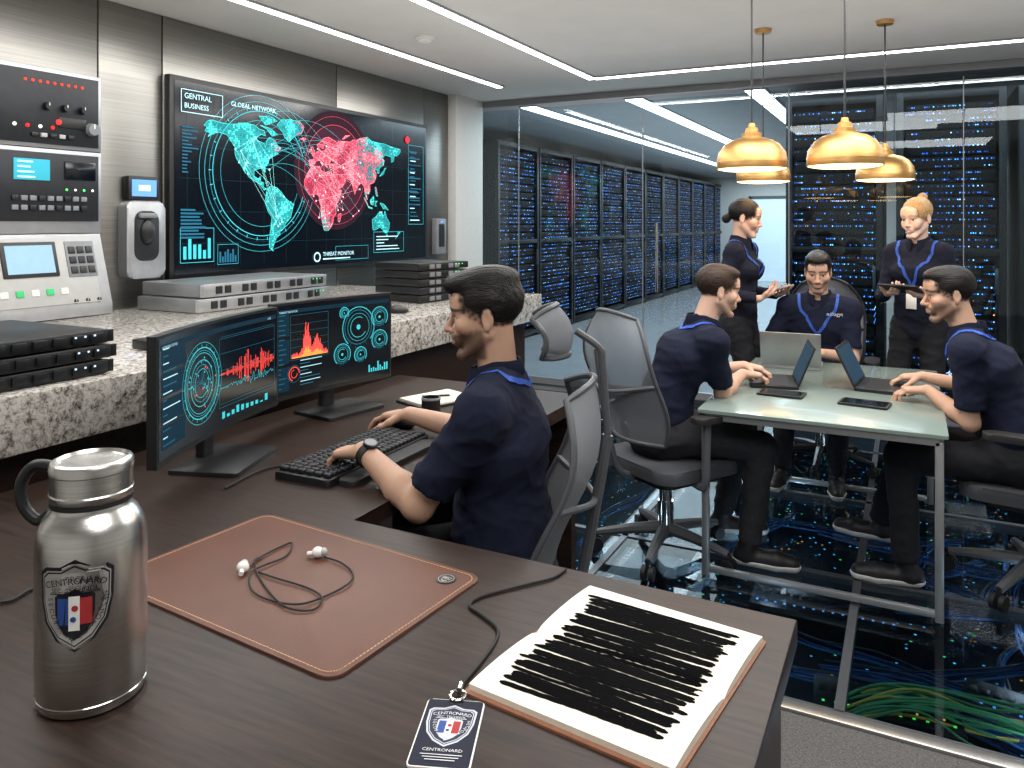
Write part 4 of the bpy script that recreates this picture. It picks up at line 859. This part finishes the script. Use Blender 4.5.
    hd+=[c_((-.015*jw,.078,-.107),(.015*jw,.078,-.107),.0140,.0140,kk),c_((-.04,.077,.024),(.04,.077,.024),.0105,.0105,.02),e_(0,.072,.055,.05,.02,.03,.03)]
    for d in (-1,1): hd.append(e_(d*.033,.1015,-.001,.019,.0165,.0115,.012,-1))
    ny=.104 if fem else .110
    hd+=[c_((0,.085,.012),(0,ny,-.029),.007,.0105,.010),e_(0,ny+.001,-.032,.0105,.0105,.0085,.007)]
    for d in (-1,1): hd+=[e_(d*.0115,.098,-.035,.008,.0095,.007,.006),c_((d*.018,.083,.0085),(d*.045,.075,.0065),.0045,.004,.006),c_((d*.0325,.0855,.010),(d*.032,.0855,.010),.0048,.0048,.007),c_((d*.02,.082,-.0085),(d*.045,.075,-.008),.0042,.0038,.007)]
    hd+=[e_(0,.085,-.062,.03,.015,.022,.016)]
    if smile:
        for d in (-1,1): hd+=[c_((0,.0965,-.062),(d*.0265,.086,-.0555),.0042,.003,.004),c_((0,.0945,-.077),(d*.0265,.086,-.0565),.0048,.003,.004),e_(d*.038,.068,-.042,.019,.02,.018,.015)]
        hd+=[e_(0,.102,-.069,.015,.008,.0032,.003,-1)]
    else: hd+=[e_(0,.0970,-.0605,.0205,.006,.005,.004),e_(0,.0960,-.0715,.019,.0065,.0060,.004),e_(0,.107,-.0658,.022,.0045,.0012,.002,-1)]
    for d in (-1,1): hd+=[e_(d*.075,-.012,-.008,.007,.017,.028,.006),e_(d*.082,-.008,-.004,.005,.010,.018,.005,-1),e_(d*.074,-.008,-.032,.0065,.010,.011,.005)]
    # hair volume
    hr=[e_(0,-.018,.042,.080,.101,.087,.01)]
    if fem: hr=[e_(0,-.016,.042,.080,.103,.088,.01)]
    if hair=='quiff': hr+=[e_(0,.045,.096,.054,.062,.034,.025),e_(0,.075,.092,.04,.030,.022,.02),e_(0,-.03,.105,.06,.075,.030,.03)]
    if hair=='short': hr+=[e_(0,.035,.092,.058,.058,.032,.025)]
    hr+=[e_(0,.135,-.034,.069,.095,.115,.006,-1),e_(0,.035,-.115,.13,.075,.1,.006,-1),e_(0,-.06,-.165,.13,.13,.1,.006,-1),e_(.085,-.012,-.015,.03,.024,.04,.004,-1),e_(-.085,-.012,-.015,.03,.024,.04,.004,-1)]
    if hair=='topbun': hr+=[e_(0,-.082,.118,.029,.029,.026,.012)]
    if hair=='backbun': hr+=[e_(0,-.118,-.03,.035,.031,.034,.014)]
    vs,fs=sdf_mesh(body+hd+hprims,.0085 if q else .011,.0026 if q else .0032,zones)
    h=((vs-HC)@Rh)/hs; x,y,z=h[:,0],h[:,1],h[:,2]; ax_=np.abs(x); sk=np.array(lin(*skin)); col=np.tile(sk,(len(vs),1)); hc=np.array(lin(*hm[1]))
    near=(ax_<.1)&(np.abs(y)<.13)&(np.abs(z)<.14)
    def mixc(m,cc): 
        nonlocal col
        m=np.clip(m,0,1)[:,None]*near[:,None]; col=col*(1-m)+np.array(cc)*m
    mixc(.18*np.exp(-(((ax_-.045)/.02)**2+((z+.03)/.02)**2))*(y>.03),np.array(lin(200,104,88))); mixc(.14*np.exp(-((x/.014)**2+((z+.03)/.014)**2))*(y>.09),np.array(lin(200,104,88)))
    hd_=np.full(len(vs),.2); hd_[near]=evp(hr,vs[near]); nz=np.array([noise.noise(V(p)*90) for p in (h[near]).tolist()]); nzf=np.zeros(len(vs)); nzf[near]=nz
    mixc(.95*np.clip((.010+.005*nzf-hd_)/.008,0,1)*(z>-.05),hc)
    if beard:
        line=-.038+.012*np.clip((.06-y)/.06,0,1)
        mixc(beard*np.clip((line-z+.007*nzf)/.014,0,1)*np.clip((y+.004)/.014,0,1)*np.clip((((x/.027)**2+((z+.066)/.0105)**2)-.85)*4,0,1)*np.clip((z+.128)/.01,0,1)*np.where(z>-.048,np.clip((ax_-.036)/.014,0,1)+((z<-.046)&(ax_<.03)),1),hc*1.15)
        mixc(beard*.8*np.clip(1-np.abs(z+.0525+.12*ax_)/.0055,0,1)*(ax_<.03)*(y>.075),hc*1.15)
    mixc(np.clip(1.6-1.3*((x/.023)**2+((z+.0665)/.0105)**2),0,1)*(y>.082)*(.55 if fem else .4),np.array(lin(178,92,86))*(.9+.4*(sk[0]-.4)))
    if smile: mixc(np.clip(1.5-((x/.017)**2+((z+.069-6*x*x)/.0040)**2),0,1)*(y>.08)*.95,np.array(lin(236,228,220)))
    zc_=.0275+.12*(ax_-.012)-2.6*np.clip(ax_-.032,0,1)**1.5; mixc((ax_>.010)*(ax_<.06)*np.clip(1.5-np.abs(z-zc_)/(.0034 if fem else .0050),0,1)*(y>.03)*(.65 if fem else .85),hc*.9)
    mixc((np.abs(z-.0075)<.003)*(ax_>.018)*(ax_<.048)*(y>.065)*.6,hc*.5)
    mobj('body',(vs,fs),M['skin'],root,0,col)
    for d in (-1,1):
        b=nb(); bmesh.ops.create_uvsphere(b,u_segments=20,v_segments=14,radius=.0122*hs); me=bpy.data.meshes.new('eye'); vv=np.array([v.co[:] for v in b.verts]); ff=[[v.index for v in f.verts] for f in b.faces]; b.free()
        an=np.arccos(np.clip(vv[:,2]/(.0122*hs),-1,1)); cc=np.where((an<.55)[:,None],np.array(lin(46,30,22)),np.array(lin(214,208,202))); vv=vv[:,[0,2,1]]*[1,1,-1]
        me.from_pydata((hp(d*.032,.0735,0)+vv@Rh.T).tolist(),[],ff); me.materials.append(M['eye']); ca=me.color_attributes.new('Col','FLOAT_COLOR','POINT'); ca.data.foreach_set('color',np.concatenate([cc,np.ones((len(cc),1))],1).ravel())
        me.polygons.foreach_set('use_smooth',[True]*len(me.polygons)); o=bpy.data.objects.new('eye',me); COL.objects.link(o); o.parent=root
    mobj('hair',sdf_mesh(hr,.0030 if q else .004,.0030 if q else .004),M[hm[0]],root,.0013,None,strands,lambda v:((v-HC)@Rh)/hs)
    # clothes
    co=.0065 if q else .01; sv=sdf_mesh(sh,co,co); so=mobj('jacket' if long else 'polo_shirt',sv,M[top],root,.0075)
    mobj('trousers',sdf_mesh(tr,.01,.01),M[bottom],root,.008)
    bvh=BVHTree.FromPolygons([v.co.copy() for v in so.data.vertices],[tuple(f) for f in sv[1]])
    b=nb(); n=28; g=[]; rr=.88 if fem else .97
    for k in range(n+1):
        a=rad(105+330*k/n); f=max(0,math.sin(a)); 
        g.append([b.verts.new(V(N)+V((rr*r*math.cos(a),rr*r*math.sin(a)*1.0-.006+.012*f,zz))) for r,zz in ((.061,.044-.03*f),(.066,.046-.03*f),(.080,.008-.055*f),(.072,-.006-.055*f))])
    for k in range(n):
        for j in range(4): b.faces.new((g[k][j],g[k+1][j],g[k+1][(j+1)%4],g[k][(j+1)%4]))
    obj('collar',b,M[top],root,ang=70)
    b=nb(); cz=(W+A_(0,.12,.03)) if badge else (C*.75+W*.25)+A_(0,.13,0)
    for d in (-1,1):
        path=smooth([tuple(N+A_(0,-.105,-.02)),tuple(N+A_(d*.085,-.058,-.005)),tuple(N+A_(d*.105,.03,-.02)),tuple(N+A_(d*.092,.10,-.08)),tuple(.5*(N+C)+A_(d*.066,.14,-.03)),tuple(C+A_(d*.035,.14,-.0)),tuple(cz)],6); pv=None
        for i,p in enumerate(path):
            r=bvh.find_nearest(p); pt=r[0]+r[1]*.005; nx=path[min(i+1,len(path)-1)]-path[max(i-1,0)]; sd=r[1].cross(nx).normalized()*.0085
            qv=[b.verts.new(pt-sd),b.verts.new(pt+sd)]
            if pv: b.faces.new((pv[0],pv[1],qv[1],qv[0]))
            pv=qv
    bmesh.ops.solidify(b,geom=b.faces[:],thickness=.002); ln=obj('lanyard',b,M['lany'],root)
    if badge:
        r=bvh.find_nearest(tuple(cz)); pt=r[0]+r[1]*.014; obj('badge_card',bx(pt+V((0,.004,-.05)),(.06,.004,.09),.002),M['white'],ln)
    if logo:
        cv=Canvas(); cv.text('w',logo,0,0,.03,.5); ct=A_(-.095,0,0)+.6*C+.4*N
        def mp(a,e,o):
            r=bvh.ray_cast(V((ct[0]-a,ct[1]+.4,ct[2]+e)),V((0,-1,0))); return (r[0]+V((0,.006,0))) if r[0] else V((ct[0]-a,ct[1]+.12,ct[2]+e))
        cv.build(so,mp,{'w':'shirt_lettering'},{'w':M['white']})
    return root,E,WR,L,Ld
DN=(0,0,-1); typ=(22,34,22)
BK=('hair_black',(24,18,16)); BR=('hair_brown',(48,34,27)); BD=('hair_blonde',(140,108,74))
op=person('bearded operator in navy polo and blue lanyard typing at the foreground desk',(-.975,1.86),110,.57,3,(5,6),
  {'L':((-1.325,1.70,.878),(-1,.1,-.22),DN,typ),'R':((-1.47,2.13,.866),(-1,.12,-.16),DN,(14,24,16))},((-1.42,1.72),(-1.42,1.98)),((-1,-.1),(-1,.1)),'quiff',BK,(184,146,123),q=True,beard=.74,pole={-1:(.3,-.4,-1)},bk=1.1)
root,E,WR,L,Ld=op; w=V(WR[-1]); f=(w-V(E[-1])).normalized(); Rw=V((0,0,1)).rotation_difference(f).to_matrix().to_4x4()
b=lathe(nb(),[(.030,-.011),(.033,-.011),(.033,.011),(.030,.011),(.030,-.011)],28); bmesh.ops.transform(b,matrix=Matrix.Translation(w-f*.022)@Rw,verts=b.verts); wb=obj('wristwatch',b,M['rubber'],root)
up=(V((0,0,1))-f*f.z).normalized(); pc=w-f*.022+up*.031; b=nb(); cyl(b,pc,pc+up*.009,.02,24); wc=obj('watch_case',b,M['dark'],wb); b=nb(); cyl(b,pc+up*.009,pc+up*.0098,.0165,24); obj('watch_face',b,M['gry'],wb)
person('man in navy polo seated at the left of the table, seen from his right side',(-1.03,3.5),-62,.56,25,(4,10),
  {'R':((-.715,3.84,.772),(.8,.55,-.12),DN,typ),'L':((-.75,4.06,.772),(1,.05,-.12),DN,typ)},((-.80,3.82),(-.62,3.50)),((.9,.3),(.95,.1)),'short',BR,(206,168,148),beard=.25)
person('man in navy polo with white chest lettering seated at the far end of the table',(-.48,5.08),180,.545,12,(4,18),
  {'L':((-.44,4.70,.765),(-.75,-.6,-.12),DN,typ),'R':((-.72,4.74,.765),(.45,-.85,-.12),DN,typ)},((-.36,4.70),(-.65,4.70)),((.1,-1),(-.1,-1)),'short',BK,(200,162,141),beard=.55,logo='nelogyt',bottom='trou2')
person('man in navy polo seated at the right edge of the table, facing left',(.40,3.80),88,.555,22,(16,8),
  {'L':((.075,3.84,.770),(-1,.15,-.12),DN,typ),'R':((.06,4.16,.772),(-1,-.05,-.12),DN,typ)},((-.01,3.60),(-.12,4.06)),((-1,-.1),(-1,.15)),'short',BK,(190,152,130),beard=.55,bottom='trou2')
person('standing woman in dark navy jacket with dark hair tied back, looking down at a phone',(-.95,4.98),-97,.885,2,(13,12),
  {'R':((-.80,4.80,1.045),(.55,.35,.3),(.2,.3,1),(20,30,20)),'L':((-.72,5.03,1.06),(.35,-.75,.15),(-.1,-.2,1),(15,25,15))},((-.88,5.06),(-.96,4.9)),((.9,-.3),(.9,-.4)),'backbun',BK,(214,174,155),fem=True,s=.95,seat=False,long=True,top='suit',bottom='trou2',smile=1)
person('standing blonde woman with top bun in dark navy jacket holding a tablet',(.06,5.30),158,.885,2,(-14,12),
  {'R':((-.11,5.06,1.09),(.3,-.7,.1),(.1,0,1),(20,30,20)),'L':((.10,5.02,1.08),(-.75,-.4,.12),(.0,.2,1),(15,25,15))},((.15,5.34),(-.02,5.30)),((-.2,-1),(-.4,-.9)),'topbun',BD,(228,192,175),fem=True,s=.95,seat=False,long=True,top='suit',bottom='trou2',badge=True,smile=1)
def slate(nm,lab,loc,sz,rx,rz,m):
    t=empty(nm,lab,nm,loc,0); R=Matrix.Rotation(rz,3,'Z')@Matrix.Rotation(rx,3,'X'); obj('case',prism(nb(),rrect(*sz,.01),0,.009,.002,R.to_4x4()),M[m],t); obj('screen',prism(nb(),rrect(sz[0]-.014,sz[1]-.014,.006),.0088,.0096,0,R.to_4x4()),M['screen'],t)
slate('phone','light phone held by the standing dark-haired woman',(-.70,4.90,1.095),(.09,.17),rad(20),rad(-110),'lgry')
slate('tablet','dark tablet held by the standing blonde woman',(-.035,4.95,1.12),(.21,.15),rad(20),rad(158),'dark')
# ---------------------------------------------------------------- lights and camera
def area(nm,loc,sx,sy,p,c=(1,1,1),up=False):
    l=bpy.data.lights.new(nm,'AREA'); l.shape='RECTANGLE'; l.size=sx; l.size_y=sy; l.energy=p; l.color=c; o=bpy.data.objects.new(nm,l); COL.objects.link(o); o.location=loc
    if up: o.rotation_euler=(PI,0,0); l.specular_factor=0
zl=ZC-.03
area('strip_lamp',(-3.12,2.7,zl),.08,6.2,36,(1,.98,.95)); area('strip_lamp',(-2.28,2.7,zl),.08,6.2,58,(1,.99,.97)); area('strip_lamp',(.3,5.87,zl),5,.08,58,(1,.99,.98))
area('office_fill_light',(.2,.5,zl),1.6,1.2,48,(1,.98,.96)); area('office_fill_light',(.6,3.6,zl),1.6,1.2,46,(1,.98,.95)); area('office_fill_light',(-.5,3.0,zl),1.6,1.,42,(1,.98,.95))  # added soft fill over desk and table, no fixtures there
area('ceiling_fill_light',(-.6,2.8,1.95),4.5,5.5,40,(1,.99,.97),True)  # added unseen fill, points up from mid-height to brighten the ceiling
area('aisle_lamp',(-2.7,12.5,zl),1.6,11,310,(.97,.99,1)); area('rack_lamp',(0,6.8,zl),2.5,.2,14,(.9,.95,1)); area('aisle_ceiling_fill',(-2.7,12.5,2.0),2.,11,75,(.96,.99,1),True); area('far_wall_fill',(-2.7,19.8,zl),2.5,.8,60,(.95,.98,1))  # upward light and far end light are added fill for ceiling and far wall
def point(nm,loc,p,c,r=.06):
    l=bpy.data.lights.new(nm,'POINT'); l.energy=p; l.color=c; l.shadow_soft_size=r; l.specular_factor=0; o=bpy.data.objects.new(nm,l); COL.objects.link(o); o.location=loc
for x in (-1.6,-.6,.4):
    for y in (2.85,3.7,4.6): point('underfloor_fill',(x,y,-.1),2.0,(.84,.91,1),.03)  # added unseen fill points that light the cables below the glass
w=bpy.data.worlds.new('World'); sc.world=w; w.use_nodes=True; w.node_tree.nodes['Background'].inputs[0].default_value=(.35,.42,.5,1); w.node_tree.nodes['Background'].inputs[1].default_value=.12
cd=bpy.data.cameras.new('Camera'); cam=bpy.data.objects.new('Camera',cd); COL.objects.link(cam); cam.location=(0,0,H); cam.rotation_euler=(PI/2,0,CY); cd.sensor_width=36; cd.lens=FPX/1024*36; cd.shift_y=-161/1024; cd.clip_start=.05
if ZOOM: cd.lens*=ZOOM[0]; cd.shift_x=(ZOOM[1]-512)/1024*ZOOM[0]; cd.shift_y=(223-ZOOM[2])/1024*ZOOM[0]
sc.camera=cam
sc.view_settings.view_transform='Standard'
